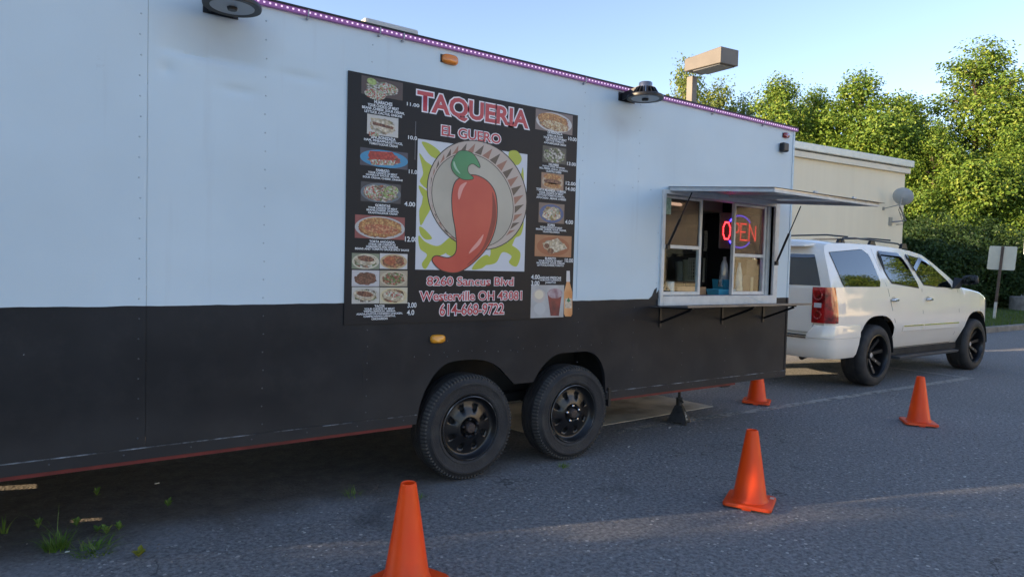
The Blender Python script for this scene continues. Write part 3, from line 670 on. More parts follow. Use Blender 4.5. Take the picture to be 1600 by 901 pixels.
tg = [mat_food('pic_t%d' % i, b_, p_, f_, .49, .40, s_) for i, (b_, p_, f_, s_) in enumerate([
    ((.16, .18, .12), (.55, .5, .38), [meat, green, white_, cream, (.3, .12, .06)], 7), ((.45, .43, .42), (.5, .36, .2), [red_, meat, (.5, .3, .1), (.45, .16, .08)], 7),
    ((.40, .38, .38), (.52, .5, .5), [meat, (.28, .1, .06), (.16, .05, .03), meat], 10), ((.3, .25, .18), (.5, .42, .3), [meat, (.45, .2, .1), red_, cream, green], 10),
    ((.42, .4, .36), (.5, .46, .4), [meat, green, (.1, .05, .03), cream, white_], 7), ((.45, .4, .3), (.6, .5, .3), [(.55, .35, .12), cream, red_, green, meat], 6)])]
for i in range(6):
    a, b = i % 2, i // 2; picture('food_picture', 549 + a * 43.7, 395 + b * 26.6 + a * .5, 549 + a * 43.7 + 42.6, 395 + b * 26.6 + 25.4, tg[i])
dr = picture('food_picture', 829, 445, 879, 495, mat('drinks_backdrop', (.42, .42, .42), .35, var=.2, vscale=8))
def chop(name, cols, scale):
    if name in MATS: return MATS[name]
    k = NB(name); vo = k.n('TexVoronoi'); vo.inputs['Scale'].default_value = scale; k.l(k.tc.outputs['Object'], vo.inputs['Vector'])
    sp = k.n('SeparateColor'); k.l(vo.outputs['Color'], sp.inputs[0]); n = len(cols)
    k.col(k.mix(.6, k.ramp(sp.outputs[0], [(i / n, c) for i, c in enumerate(cols)]), k.ramp(vo.outputs['Distance'], [(0, (1.4, 1.4, 1.4)), (.8, (.35, .32, .3))]), 'MULTIPLY')); k.rough(.4); return k.M
M_TXT = mat('white_print', (.74, .75, .76), .4); M_PINK = mat('pale_outline', (.84, .78, .80), .4); M_REDT = mat('red_print', (.50, .05, .06), .38)
def flat(name, pts, y, material, parent=MS):
    mb = MB(); mb.add([(x, y, z) for x, z in pts], [tuple(range(len(pts)))]); o = obj(name, mb, material, parent)
    return o
def oval(cx, cy, rx, ry, n=28, rot=0):
    out = []
    for i in range(n):
        t = 2 * math.pi * i / n; u, v = rx * math.cos(t), ry * math.sin(t)
        out.append(W(cx + u * math.cos(rot) - v * math.sin(rot), cy + u * math.sin(rot) + v * math.cos(rot)))
    return out
bread = chop('toast', [(.50, .22, .06), (.62, .36, .13), (.42, .16, .05)], 90); tort = chop('tortilla', [(.62, .54, .40), (.70, .62, .48), (.52, .42, .28)], 60); slaw = chop('slaw', [(.68, .68, .62), (.20, .32, .08), (.66, .64, .58), (.45, .10, .06)], 130); dark_meat = chop('dark_meat', [(.20, .07, .04), (.10, .03, .02), (.30, .13, .07)], 120)
def deco(cx, cy, rx, ry, m_, lvl=0, rot=0): flat('food_print', oval(cx, cy, rx, ry, 20, rot), -.0089 - .0003 * lvl, m_)
deco(585, 148, 17, 8, slaw, 0, .25); deco(606, 139, 16, 7, slaw, 0, .25); deco(580, 128, 8, 5, chop('lime', [(.25, .40, .08), (.40, .50, .15)], 60), 0, .4)
flat_w = lambda name, pix, y, m_, parent=MS: flat(name, [W(*p) for p in pix], y, m_, parent)
flat_w('food_print', [(578, 184), (600, 187), (617, 199), (612, 210), (596, 206), (580, 196)], -.0089, tort); flat_w('food_print', [(581, 190), (614, 199), (613, 203), (581, 195)], -.0092, dark_meat); flat_w('food_print', [(575, 205), (590, 208), (592, 214), (576, 213)], -.0092, slaw)
flat_w('food_print', [(577, 236), (612, 238), (618, 246), (614, 251), (578, 250), (574, 243)], -.0089, chop('red_bun', [(.55, .06, .03), (.42, .03, .02)], 70)); flat_w('food_print', [(576, 249), (617, 251), (614, 259), (580, 258)], -.0092, slaw)
deco(580, 300, 13, 9, slaw, 0, .3); deco(607, 301, 15, 10, chop('gordita', [(.45, .08, .05), (.65, .62, .52), (.16, .08, .05), (.3, .4, .12)], 120), 0, -.3)
deco(593, 355, 34, 15, bread, 0, .1); deco(594, 358, 28, 7, chop('ahogada', [(.55, .16, .06), (.40, .08, .04), (.62, .30, .14)], 110), 1, .12)
for (ax_, ay_) in ((570, 406), (568, 461), (614, 462)): deco(ax_, ay_, 17, 8, tort, 0, .15); deco(ax_ + 1, ay_ - 2, 13, 4.5, dark_meat if ax_ != 614 else slaw, 1, .15)
deco(608, 407, 9, 7, chop('fried', [(.52, .18, .05), (.42, .10, .04)], 90), 0); deco(623, 408, 5, 4, dark_meat, 1)
deco(862, 188, 24, 10, bread, 0, .25); deco(866, 197, 22, 7, chop('quesadilla', [(.60, .40, .16), (.35, .12, .05), (.68, .56, .34)], 110), 1, .3)
deco(862, 277, 14, 5, bread, 0, .15); deco(862, 284, 14, 4, dark_meat, 1, .15); deco(862, 290, 14, 4, bread, 1, .15)
for (ax_, ay_) in ((853, 336), (862, 329), (868, 338)): deco(ax_, ay_, 6.5, 5, tort, 0); deco(ax_, ay_ - 1, 4, 3, slaw, 1)
flat_w('food_print', [(846, 380), (870, 372), (876, 378), (852, 388)], -.0089, tort); flat_w('food_print', [(852, 388), (880, 380), (885, 388), (858, 397)], -.0092, tort); deco(853, 384, 4, 4, dark_meat, 2); deco(859, 392, 5, 4.5, dark_meat, 2)
# drinks: a pale cup, a tumbler of red drink, an orange bottle
def flat_w(name, pix, y, m_, parent=MS): return flat(name, [W(*p) for p in pix], y, m_, parent)
flat('cup_print', oval(841, 462, 10, 11), -.0090, mat('cup_pale', (.52, .46, .42), .4)); flat('cup_print', oval(841, 460, 7, 7), -.0094, mat_food('pic_cup', cream, (.5, .3, .2), [(.45, .18, .1), cream, (.5, .3, .2)], .5, .5, 30))
flat('cup_print', oval(842, 482, 9, 9), -.0090, mat('cup_clear', (.5, .5, .49), .4))
flat_w('tumbler_print', [(854, 457), (877, 455), (872, 493), (859, 493)], -.0090, mat('drink_dark', (.09, .02, .03), .3, col2=(.30, .04, .04), vscale=14))
flat('tumbler_print', oval(866, 458, 11.5, 8), -.0094, mat('drink_foam', (.22, .09, .12), .4, col2=(.5, .4, .42), vscale=25))
flat_w('bottle_print', [(884, 424), (889, 424), (889, 441), (893, 456), (893, 490), (891, 494), (882, 494), (880, 490), (880, 456), (884, 441)], -.0088, mat('bottle_orange', (.62, .22, .06), .3, col2=(.75, .42, .2), vscale=6))
flat_w('bottle_print', [(884, 423), (889, 423), (889.5, 440), (883.5, 440)], -.0092, mat('bottle_neck', (.62, .60, .60), .3))
flat_w('bottle_label', [(881.5, 466), (892, 466), (892, 481), (881.5, 481)], -.0092, mat('bottle_label', (.6, .5, .38), .4, var=.3, vscale=60))
flat_w('bottle_label', [(884, 470), (886.8, 464), (890, 470), (887, 472)], -.0095, mat('label_green', (.03, .18, .08), .4))
# big lettering
def split_words(o, gap):
    me = o.data; bm = bmesh.new(); bm.from_mesh(me); seen = set(); isl = []
    for v in bm.verts:
        if v in seen: continue
        st = [v]; comp = []; seen.add(v)
        while st:
            a_ = st.pop(); comp.append(a_)
            for e in a_.link_edges:
                b_ = e.other_vert(a_)
                if b_ not in seen: seen.add(b_); st.append(b_)
        isl.append((min(a_.co.x for a_ in comp), max(a_.co.x for a_ in comp), [a_.index for a_ in comp]))
    bm.free(); isl.sort(); groups = []
    for a_, b_, c_ in isl:
        if groups and a_ - groups[-1][1] < gap: groups[-1][1] = max(groups[-1][1], b_); groups[-1][2] += c_
        else: groups.append([a_, b_, list(c_)])
    out = []
    for g in groups:
        idx = {v: i for i, v in enumerate(g[2])}; m2 = bpy.data.meshes.new(o.name)
        m2.from_pydata([tuple(me.vertices[v].co) for v in g[2]], [], [tuple(idx[v] for v in p.vertices) for p in me.polygons if p.vertices[0] in idx])
        q = obj(o.name.split('.')[0], m2, me.materials[0], o.parent); out.append((q, (g[0] + g[1]) / 2))
    bpy.data.objects.remove(o); return out
def big(name, s, p_tl, p_br, bold, out, y, spacing=1.0):
    x0, z1 = W(*p_tl); x1, z0 = W(*p_br)
    g = text_on_wall(name, s, (x0, x1, z0, z1), y, M_PINK, MS, out, bold, spacing, 'HE')
    f = text_on_wall('letter_fill', s, (x0, x1, z0, z1), y - .0006, M_REDT, MS, bold, bold, spacing, 'HE')
    if ' ' in s:
        gp = (z1 - z0) * .22; wo = split_words(g, gp * .4); wf = split_words(f, gp)
        for q, xc in wf:
            t_ = min(wo, key=lambda w_: abs(w_[1] - xc))[0]; q.parent = t_; q.location = -wloc(t_)
    else: f.parent = g; f.location = -wloc(g)
big('lettering', 'TAQUERIA', (651, 141.5), (824.5, 202), .034, .085, -.0088, 1.0)
big('lettering', 'EL GUERO', (689, 196), (781, 225.5), .018, .075, -.0088, .98)
big('lettering', '8260 Sancus Blvd', (666, 432), (801, 446), .013, .062, -.0088, .98)
big('lettering', 'Westerville OH 43081', (655, 455), (814, 468), .013, .062, -.0088, .98)
big('lettering', '614-668-9722', (686, 475), (786, 490), .013, .062, -.0088, .98)
# prices and descriptions
def word(s, px0, py0, px1, py1, bold=.02, nm='price'):
    x0, z1 = W(px0, py0); x1, z0 = W(px1, py1); text_on_wall(nm, s, (x0, x1, z0, z1), -.0086, M_TXT, MS, bold)
for s, a in (('11.00', (635, 160, 654, 168.5)), ('10.0', (637, 212, 650.5, 219.5)), ('11.0', (638, 265, 650.5, 272.5)), ('4.00', (631, 315, 647.5, 323)), ('12.00', (632, 369.5, 651, 378)),
             ('3.00', (636, 472.5, 649.5, 480)), ('4.0', (635, 484, 646, 491.5)), ('10.00', (887, 214, 899.5, 221.5)), ('13.00', (885, 253, 898.5, 260)), ('12.00', (883, 283.5, 898, 290.5)), ('14.00', (883, 292, 897.5, 299)),
             ('4.00', (882, 343.5, 894, 350.5)), ('10.00', (881.5, 403.5, 894, 410)), ('4.00', (829, 429, 842, 436)), ('3.00', (829, 438.5, 841.5, 445.5))): word(s, *a)
def item(lines, cx, y0, y1, wmax):
    """first line larger; lines laid out between picture rows y0..y1"""
    n = len(lines); tot = n + .25; h = (y1 - y0) / tot; yy = y0; L = max(len(l) for l in lines[1:]) if n > 1 else len(lines[0])
    base = None
    for i, l in enumerate(lines):
        hh = h * 1.2 if i == 0 else h; ww = min(wmax, wmax * len(l) / L * (1.22 if i == 0 else 1.0))
        dy = .14 if cx < 700 else .10
        x0, z1 = W(cx - ww / 2, yy); x1, z0 = W(cx + ww / 2, yy + hh * .80)
        zc1 = W(cx, yy)[1]; zc0 = W(cx, yy + hh * .80)[1]
        t_ = text_on_wall('menu_text' if base is None else 'menu_text_line', l, (x0, x1, zc0, zc1), -.0086, M_TXT, MS if base is None else base, .034)
        base = base or t_; yy += hh
item(['HUARACHES', 'YOUR CHOICE OF MEAT', 'BEANS ,CHEESE ,SOUR CREAM,', 'LETTUCE ,CACTUS, ONIONS'], 598, 159, 182, 66)
item(['SINCRONIZADA', 'HAM, PINEAPPLE,LETTUCE,', 'TOMATO,SOUR CREAM'], 598, 214, 230, 60)
item(['PAMBAZO', 'YOUR CHOICE OF MEAT', 'GUAJILLO SAUCE, BEANS,', 'SOUR CREAM, CHEESE ,ONIONS'], 597, 265, 282, 62)
item(['GORDITAS', 'YOUR CHOICE OF MEAT', 'BEANS,CHEESE ,ONIONS,', 'CILANTRO,SOUR CREAM'], 597, 319.5, 336, 50)
item(['TORTA AHOGADA', 'STEAK OR CARNITAS', 'HABANEROS AND ONIONS', 'BEANS AND TOMATO SAUCE SPICY SAUCE'], 596, 376, 392, 84)
item(['TACOS', 'YOUR CHOICE OF MEAT', 'TRIPA,LENGUA, BIRRIA', 'ASADA,PASTOR,CHORIZO CHICKEN,', 'CAMPECHANO,CARNITAS,', 'CHICHARRON'], 592, 476, 500, 72)
item(['QUESADILLA', 'CORN OR FLOUR', 'YOUR CHOICE OF MEAT', 'LETTUCE TOMATO,', 'AVOCADO,SOUR CREAM'], 866, 207, 228, 36)
item(['HALAMBRE', 'FAJITAS STEAK OR MIXED', 'BELL PEPPER ,ONION ,CHORIZO,', 'CILANTRO CHEESE'], 864, 256, 271, 44)
item(['TORTA MILANESA / CUBANA', 'YOUR CHOICE OF MEAT', 'LETTUCE TOMATO,ONION,', 'AVOCADO , BEANS ,CHEESE'], 860, 296, 313, 46)
item(['SOPES', 'YOUR CHOICE OF MEAT', 'BEANS, CHEESE, SOUR CREAM,', 'CILANTRO,ONION'], 860, 350, 365, 47)
item(['BURRITO', 'YOUR CHOICE OF MEAT', 'RICE,BEANS ,SOUR CREAM', 'LETTUCE,CHEESE,TOMATO'], 859, 402, 417, 43)
item(['AGUAS FRESCAS', 'HORCHATA,JAMAICA', 'JARRITOS'], 859, 432, 444, 33)
# picture panel: a plain chilli in front of a straw hat with green flames (generic stand-in)
def curve_pts(pts, n=6):                                 # closed Catmull-Rom through pixel points
    out = []; m_ = len(pts)
    for i in range(m_):
        p0_, p1_, p2_, p3_ = (Vector((*pts[(i + j) % m_], 0)) for j in (-1, 0, 1, 2))
        for k_ in range(n):
            t = k_ / n
            q = .5 * ((2 * p1_) + (p2_ - p0_) * t + (2 * p0_ - 5 * p1_ + 4 * p2_ - p3_) * t * t + (3 * p1_ - p0_ - 3 * p2_ + p3_) * t ** 3)
            out.append((q.x, q.y))
    return out
def blob(name, pts, y, m_, parent, line=1.1, n=6):
    c_ = curve_pts(pts, n); mx = sum(p[0] for p in c_) / len(c_); my = sum(p[1] for p in c_) / len(c_)
    if line:
        o_ = []
        for i, p in enumerate(c_):
            a_, b_ = c_[i - 1], c_[(i + 1) % len(c_)]; tx, ty = b_[0] - a_[0], b_[1] - a_[1]; L = math.hypot(tx, ty) or 1
            s_ = 1 if sum(c_[j][0] * c_[(j + 1) % len(c_)][1] - c_[(j + 1) % len(c_)][0] * c_[j][1] for j in range(len(c_))) > 0 else -1
            o_.append((p[0] + ty / L * line * s_, p[1] - tx / L * line * s_))
        flat(name + '_outline', [W(*p) for p in o_], y + .0003, M_INK, parent)
    return flat(name, [W(*p) for p in c_], y, m_, parent)
M_INK = mat('ink', (.012, .010, .010), .4)
x0, z1 = W(652, 217); x1, z0 = W(818, 424)
PB = obj('picture_panel', MB().box((x0, -.0088, z0), (x1, -.0078, z1)), mat('panel_white', (.62, .63, .66), .4), MS)
M_FLAME = mat('flame_green', (.42, .46, .04), .4)
for pts in ([(658, 222), (672, 226), (688, 240), (690, 258), (682, 250), (672, 244), (664, 234)], [(654, 240), (664, 252), (676, 262), (674, 278), (680, 290), (668, 296), (655, 284), (660, 270)],
            [(653, 290), (668, 300), (676, 310), (672, 316), (660, 308)], [(653, 368), (664, 378), (684, 384), (704, 370), (712, 384), (690, 398), (676, 402), (664, 420), (658, 412), (666, 398), (655, 388)],
            [(794, 238), (806, 236), (814, 248), (808, 258), (796, 254)], [(816, 262), (812, 274), (804, 280), (812, 300), (817, 290)], [(766, 384), (780, 376), (800, 384), (812, 396), (806, 416), (794, 410), (798, 400), (784, 394), (774, 410), (758, 414), (746, 412), (764, 400)],
            [(662, 300), (672, 322), (664, 340), (656, 352), (654, 330), (658, 318)], [(812, 332), (817, 346), (813, 366), (804, 372), (798, 384), (792, 376), (806, 356), (804, 344)], [(736, 420), (748, 404), (760, 398), (764, 406), (756, 416), (748, 420)], [(654, 354), (662, 358), (674, 372), (664, 374), (656, 366)],
            [(812, 300), (817, 312), (814, 330), (806, 322)], [(700, 388), (712, 384), (708, 400), (696, 396)]):
    _fy = globals().get('_fy', -.0090) - .00003; blob('flame', pts, _fy, M_FLAME, PB, 0, 5)
M_STRAW = mat('straw', (.48, .43, .34), .45, var=.15, vscale=3)
flat('hat_brim_outline', oval(744, 305, 76, 88, 48, -.45), -.0095, M_INK, PB)
flat('hat_brim', oval(744, 305, 74.5, 86.5, 48, -.45), -.0098, mat('straw_band', (.52, .42, .35), .45), PB)
flat('hat_inner_outline', oval(737, 313, 61, 76, 48, -.45), -.0101, M_INK, PB)
flat('hat_inner', oval(737, 313, 60, 75, 48, -.45), -.0104, M_STRAW, PB)
for i in range(-9, 19):                                      # zigzag band on the brim
    def bp(i_, inner):
        t = 2 * math.pi * (i_ / 34) - 2.35 + .15
        cx_, cy_, rx_, ry_ = (737, 313, 63, 78) if inner else (744, 305, 71, 83)
        u, v = rx_ * math.cos(t), ry_ * math.sin(t); r_ = -.45
        return W(cx_ + u * math.cos(r_) - v * math.sin(r_), cy_ + u * math.sin(r_) + v * math.cos(r_))
    flat('band_triangle', [bp(i - .42, True), bp(i + .42, True), bp(i, False)], -.0100, mat('band_dark', (.10, .07, .05), .4) if i % 2 else mat('band_rust', (.33, .15, .10), .4), PB)
M_CHILI = mat('chilli_red', (.46, .028, .022), .35, col2=(.58, .07, .045), vscale=2.2)
blob('chilli', [(714, 281), (738, 274), (760, 284), (773, 306), (774, 345), (764, 378), (744, 404), (716, 424), (690, 422), (675, 408), (680, 400), (700, 403), (712, 392), (711, 362), (706, 330), (706, 300)], -.0108, M_CHILI, PB, 1.5)
blob('chilli_shine', [(754, 366), (748, 382), (732, 396), (734, 390), (744, 378)], -.0112, mat('chilli_light', (.72, .30, .26), .35), PB, 0)
blob('chilli_shine', [(718, 290), (728, 285), (722, 296), (716, 312), (714, 302)], -.0112, mat('chilli_light', (.72, .30, .26), .35), PB, 0)
blob('chilli_shade', [(768, 300), (773, 320), (773, 346), (763, 377), (744, 402), (728, 414), (752, 388), (765, 350), (768, 322)], -.0110, mat('chilli_dark', (.22, .012, .014), .35), PB, 0)
blob('stem', [(713, 240), (722, 236), (736, 240), (745, 252), (748, 262), (738, 256), (730, 260), (730, 270), (738, 279), (722, 280), (708, 270), (704, 256)], -.0113, mat('stem_green', (.02, .20, .07), .35, col2=(.04, .30, .12), vscale=3), PB, 1.1)
blob('stem_shine', [(708, 252), (712, 262), (718, 272), (711, 266), (707, 258)], -.0117, mat('stem_light', (.30, .5, .36), .35), PB, 0)

# ================================================================== OPEN SIGN AND THINGS IN THE WINDOW
oc = on_y(1156.5, 362, .17); ow = (on_y(1182, 362, .17).x - on_y(1131, 362, .17).x)
OS = thing('open_sign', 'lit red and blue LED OPEN sign hanging inside the serving window', 'sign', (oc.x, .18, oc.z - .2))
obj('sign_panel', MB().box((oc.x - ow * .60, .176, oc.z - .165), (oc.x + ow * .60, .186, oc.z + .165)), mat('sign_black', (.035, .028, .030), .35), OS, bevel=.004)
M_LR = mat('led_red', (.8, .05, .05), .3, emit=(1, .035, .045), estr=2.6); M_LBL = mat('led_blue', (.1, .1, .9), .3, emit=(.06, .04, 1), estr=3.0)
LET = {'O': [[(.15, 0), (0, .3), (0, .7), (.15, 1), (.45, 1), (.6, .7), (.6, .3), (.45, 0), (.15, 0)]], 'P': [[(0, 0), (0, 1), (.5, 1), (.6, .85), (.6, .6), (.5, .45), (0, .45)]],
       'E': [[(.6, 0), (0, 0), (0, 1), (.6, 1)], [(0, .5), (.5, .5)]], 'N': [[(0, 0), (0, 1), (.6, 0), (.6, 1)]]}
lh = .15; lw = ow * .235
for i, chx in enumerate('OPEN'):
    mb = MB(); x0 = oc.x - ow * .5 + i * ow * .262
    for st_ in LET[chx]:
        pts = [Vector((x0 + p[0] / .6 * lw * .86, .1715, oc.z - lh / 2 + p[1] * lh)) for p in st_]
        for a, b in zip(pts, pts[1:]):
            n = max(2, int((b - a).length / .0165))
            for j in range(n): mb.ball(a + (b - a) * j / n, .0078, 4, 1, .5, 1)
    obj('letter', mb, M_LR, OS)
mb = MB()
for j in range(64):
    t = 2 * math.pi * j / 64; cx_, cz_ = oc.x + ow * .385 * math.cos(t), oc.z + .148 * math.sin(t)
    if abs(cz_ - oc.z) > .085: mb.ball((cx_, .1715, cz_), .0092, 4, 1, .5, 1)
obj('light_ring', mb, M_LBL, OS)
mb = MB().tube([(oc.x - .12, .181, oc.z + .165), (oc.x - .12, .181, 2.3)], .0015, 4).tube([(oc.x + .12, .181, oc.z + .165), (oc.x + .12, .181, 2.3)], .0015, 4)
obj('hanging_wire', mb, M_BLACKP, OS)
ZC = 1.187
def item_at(px, y): return on_y(px, 400, y).x
def crate(x, y, z, w, d, h, lab):
    c_ = thing('plastic_crate', lab, 'crate', (x, y, z), 0, 'pale lattice crates on the inner shelves')
    mm = mat('crate_plastic', (.50, .49, .43), .5)
    obj('rim', MB().box((x - w / 2, y, z + h - .02), (x + w / 2, y + .02, z + h)).box((x - w / 2, y, z), (x + w / 2, y + .02, z + .02)).box((x - w / 2, y + .02, z), (x + w / 2, y + d, z + .015)), mm, c_)
    mb = MB(); n = 9
    for i in range(n + 1):
        xx = x - w / 2 + w * i / n; mb.box((xx - .006, y + .004, z + .0205), (xx + .006, y + .012, z + h - .0205))
    for i in range(1, 7):
        zz = z + h * i / 7; mb.box((x - w / 2, y + .0125, zz - .006), (x + w / 2, y + .0185, zz + .006))
    obj('lattice', mb, mm, c_)
    obj('back', MB().box((x - w / 2, y + d - .01, z + .016), (x + w / 2, y + d, z + h)), mm, c_)
def on_x(px, py, X):
    d = ray(px, py); return CAM_O + d * ((X - CAM_O.x) / d.x)
rx0 = 5.46; ry0, ry1 = on_x(1097, 400, rx0).y, on_x(1030, 400, rx0).y
RK = thing('storage_rack', 'steel shelf rack at the inner end of the trailer behind the window', 'rack', (rx0, (ry0 + ry1) / 2, .556))
for zz in (1.13, 1.27, 1.58, 1.87):
    obj('shelf', MB().box((rx0, ry0, zz), (5.86, ry1, zz + .02)), M_INT, RK)
for xx in (rx0 + .001, 5.83):
    for yy in (ry0 + .001, ry1 - .03): obj('leg', MB().box((xx, yy, .556), (xx + .026, yy + .028, 2.0)), M_INT, RK)
def crate(yc, z, w, h, lab):
    c_ = thing('plastic_crate', lab, 'crate', (rx0 + .02, yc, z), 0, 'pale lattice crates on the inner shelves'); x = rx0 + .02
    mm = mat('crate_plastic', (.55, .54, .46), .5)
    obj('rim', MB().box((x, yc - w / 2, z + h - .02), (x + .02, yc + w / 2, z + h)).box((x, yc - w / 2, z), (x + .02, yc + w / 2, z + .02)), mm, c_)
    mb = MB()
    for i in range(9): yy = yc - w / 2 + w * i / 8; mb.box((x + .004, yy - .005, z + .0205), (x + .010, yy + .005, z + h - .0205))
    for i in range(1, 7): zz = z + h * i / 7; mb.box((x + .0105, yc - w / 2, zz - .005), (x + .0165, yc + w / 2, zz + .005))
    o_ = obj('lattice', mb, mm, c_); o_['kind'] = 'stuff'
    obj('back', MB().box((x + .26, yc - w / 2, z), (x + .27, yc + w / 2, z + h)), mm, c_)
crate(on_x(1087, 400, rx0).y, 1.292, .22, .24, 'pale lattice crate on the middle rack shelf')
crate(on_x(1090, 400, rx0).y, 1.602, .17, .20, 'pale lattice crate on the upper rack shelf')
def tub(px, z, r, h, m_, lab):
    p = on_x(px, 400, rx0 + .06)
    o_ = obj('food_tub', MB().lathe([(.001, 0), (r * .85, 0), (r, h), (r * 1.04, h), (r * 1.04, h + .012), (.001, h + .014)], 'z', (p.x + r, p.y, z), 20), m_, None, smooth=40)
    return tag(o_, lab, 'tub', 'tubs on the inner rack shelf')
tub(1059, 1.291, .06, .19, mat('tub_grey', (.28, .30, .29), .4), 'grey round tub on the rack shelf beside the pale green one')
tub(1070, 1.291, .048, .21, mat('tub_pale', (.45, .47, .36), .4), 'pale green tall tub on the rack shelf beside a lattice crate')
fy0, fy1 = on_x(1150, 400, 5.5).y, ry0 - .01
F = thing('fridge', 'tall matt black fridge standing behind the serving window', 'fridge', (5.68, (fy0 + fy1) / 2, .556))
M_FR = mat('fridge_black', (.012, .013, .016), .35)
obj('cabinet', MB().box((5.52, fy0, .556), (5.86, fy1, 1.96)), M_FR, F, bevel=.01)
obj('door', MB().box((5.49, fy0 + .006, .60), (5.518, fy1 - .006, 1.95)), M_FR, F, bevel=.008)
obj('handle', MB().tube([(5.465, fy1 - .04, 1.1), (5.465, fy1 - .04, 1.6)], .009, 8).box((5.46, fy1 - .047, 1.1), (5.4895, fy1 - .033, 1.115)).box((5.46, fy1 - .047, 1.585), (5.4895, fy1 - .033, 1.6)), M_BLACKM, F)
x = item_at(1054, .16)
o = obj('paper_roll', MB().lathe([(.012, .001), (.036, .001), (.037, .004), (.037, .118), (.035, .121), (.012, .121)], 'z', (x, .20, ZC), 24, closed=True), mat('paper_white', (.72, .72, .72), .8), smooth=40); tag(o, 'white paper towel roll standing inside the window corner', 'paper roll')
x = item_at(1046, .16)
o = obj('napkin_holder', MB().box((x - .03, .16, ZC + .001), (x + .03, .27, ZC + .06)).box((x - .02, .17, ZC + .0605), (x + .02, .26, ZC + .075)), M_BLACKP, bevel=.01); tag(o, 'small black napkin holder beside the paper roll', 'holder')
x0, x1 = item_at(1062, .25), item_at(1112, .25)
def open_box(name, x0, x1, y0, y1, z, h, t, m_, flare=.0):
    mb = MB(); mb.box((x0, y0, z), (x1, y1, z + t))
    for a_, b_ in ((((x0, y0), (x1, y0 + t))), (((x0, y1 - t), (x1, y1))), (((x0, y0 + t), (x0 + t, y1 - t))), (((x1 - t, y0 + t), (x1, y1 - t)))):
        mb.box((*a_, z + t), (*b_, z + h))
    i0 = 8
    for i in range(len(mb.v)):
        X_, Y_, Z_ = mb.v[i]
        if Z_ > z + h * .9: mb.v[i] = (X_ + flare * (1 if X_ > (x0 + x1) / 2 else -1), Y_ + flare * (1 if Y_ > (y0 + y1) / 2 else -1), Z_)
    return obj(name, mb, m_)
o = open_box('cardboard_tray', x0, x1 - .05, .26, .38, ZC + .001, .07, .004, mat('cardboard', (.42, .25, .14), .8, var=.15)); tag(o, 'low tan cardboard tray on the inner counter', 'tray')
x0, x1 = item_at(1112, .22), item_at(1146, .22)
M_BLUE = mat('blue_plastic', (.05, .30, .46), .35)
o = open_box('blue_tray', x0, x1 - .09, .13, .25, ZC + .001, .055, .005, M_BLUE, .012); tag(o, 'shallow light blue plastic tray in the window opening', 'tray')
x0, x1 = item_at(1133, .26), item_at(1158, .26)
o = open_box('blue_bin', x0, x1 - .02, .26, .38, ZC + .001, .14, .006, M_BLUE, .01); tag(o, 'deep blue plastic bin behind the shallow tray', 'bin')
# bags of goods
def bag(px, y, z, w, h, m_, lab, nm='plastic_bag', seed=1):
    rg_ = random.Random(seed); x = item_at(px, y); mb = MB(); n, k_ = 16, 10; vs = []
    for j in range(k_ + 1):
        t = j / k_; rr = w / 2 * (0.9 - .55 * t ** 2) if t < .9 else w / 2 * .30
        for i in range(n):
            a_ = 2 * math.pi * i / n; q = rr * (1 + rg_.uniform(-.16, .16)); vs.append((x + q * math.cos(a_), y + q * .5 * math.sin(a_) + w * .25, z + h * t))
    mb.add(vs, [(j * n + i, j * n + (i + 1) % n, (j + 1) * n + (i + 1) % n, (j + 1) * n + i) for j in range(k_) for i in range(n)] + [tuple(range(n - 1, -1, -1)), tuple(range(k_ * n, k_ * n + n))])
    o_ = obj(nm, mb, m_, smooth=25); return tag(o_, lab, 'bag')
bag(1137, .26, ZC + .075, .14, .28, mat('clear_bag', (.30, .31, .32), .18, var=.3, vscale=12), 'crinkled clear plastic bag hanging over the blue bin')
bag(1176, .13, ZC + .002, .14, .11, mat('chip_bag', (.33, .31, .22), .25, col2=(.12, .12, .09), vscale=22), 'small crumpled foil snack bag on the right of the counter', 'snack_bag', 5)
x0, x1 = 5.40, 5.84
o = obj('cardboard_box', MB().box((x0, .125, ZC + .001), (x1, .25, ZC + .19)).box((x0, .121, ZC + .172), (x1, .1245, ZC + .19)), mat('brown_paper', (.19, .105, .06), .75, var=.2)); tag(o, 'brown cardboard box on the counter, lower of two', 'box'); obj('tape', MB().box((x0 + .12, .1225, ZC + .002), (x0 + .16, .1238, ZC + .171)), mat('pale_tape', (.45, .36, .24), .3), o)
o = obj('cardboard_box', MB().box((x0 + .06, .13, ZC + .192), (x1 - .01, .245, ZC + .335)).box((x0 + .06, .126, ZC + .32), (x1 - .01, .1295, ZC + .335)), mat('brown_paper', (.19, .105, .06), .75, var=.2)); tag(o, 'brown cardboard box stacked on top of another box', 'box'); bag(1160, .10, ZC + .002, .11, .30, mat('clear_bag', (.30, .31, .32), .18), 'crinkled clear plastic bag standing in front of the cardboard boxes', seed=8)
o = obj('steel_canister', MB().lathe([(.001, 0), (.028, 0), (.028, .07), (.03, .072), (.03, .08), (.001, .083)], 'z', (5.66, .19, ZC + .337), 16), M_CHROME, smooth=40); tag(o, 'small steel canister on the stacked cardboard boxes', 'canister')
p = on_y(1050, 320, .02)
o = obj('health_notice', MB().box((WX0 + .034, .034, 1.86), (WX0 + .12, .0352, 1.995)), mat('notice_green', (.10, .22, .13), .5, col2=(.35, .42, .36), vscale=30)); tag(o, 'small green notice stuck in the top corner of the window', 'notice')
p = on_y(1160, 460, -.03)
o = obj('drinking_straw', MB().beam((5.22, -.05, 1.1965), (5.28, -.03, 1.199) if False else (5.33, -.14, 1.136), .012, .003), mat('pale_blue_paper', (.55, .62, .66), .6)); tag(o, 'pale blue paper strip hanging over the window sill', 'paper strip')

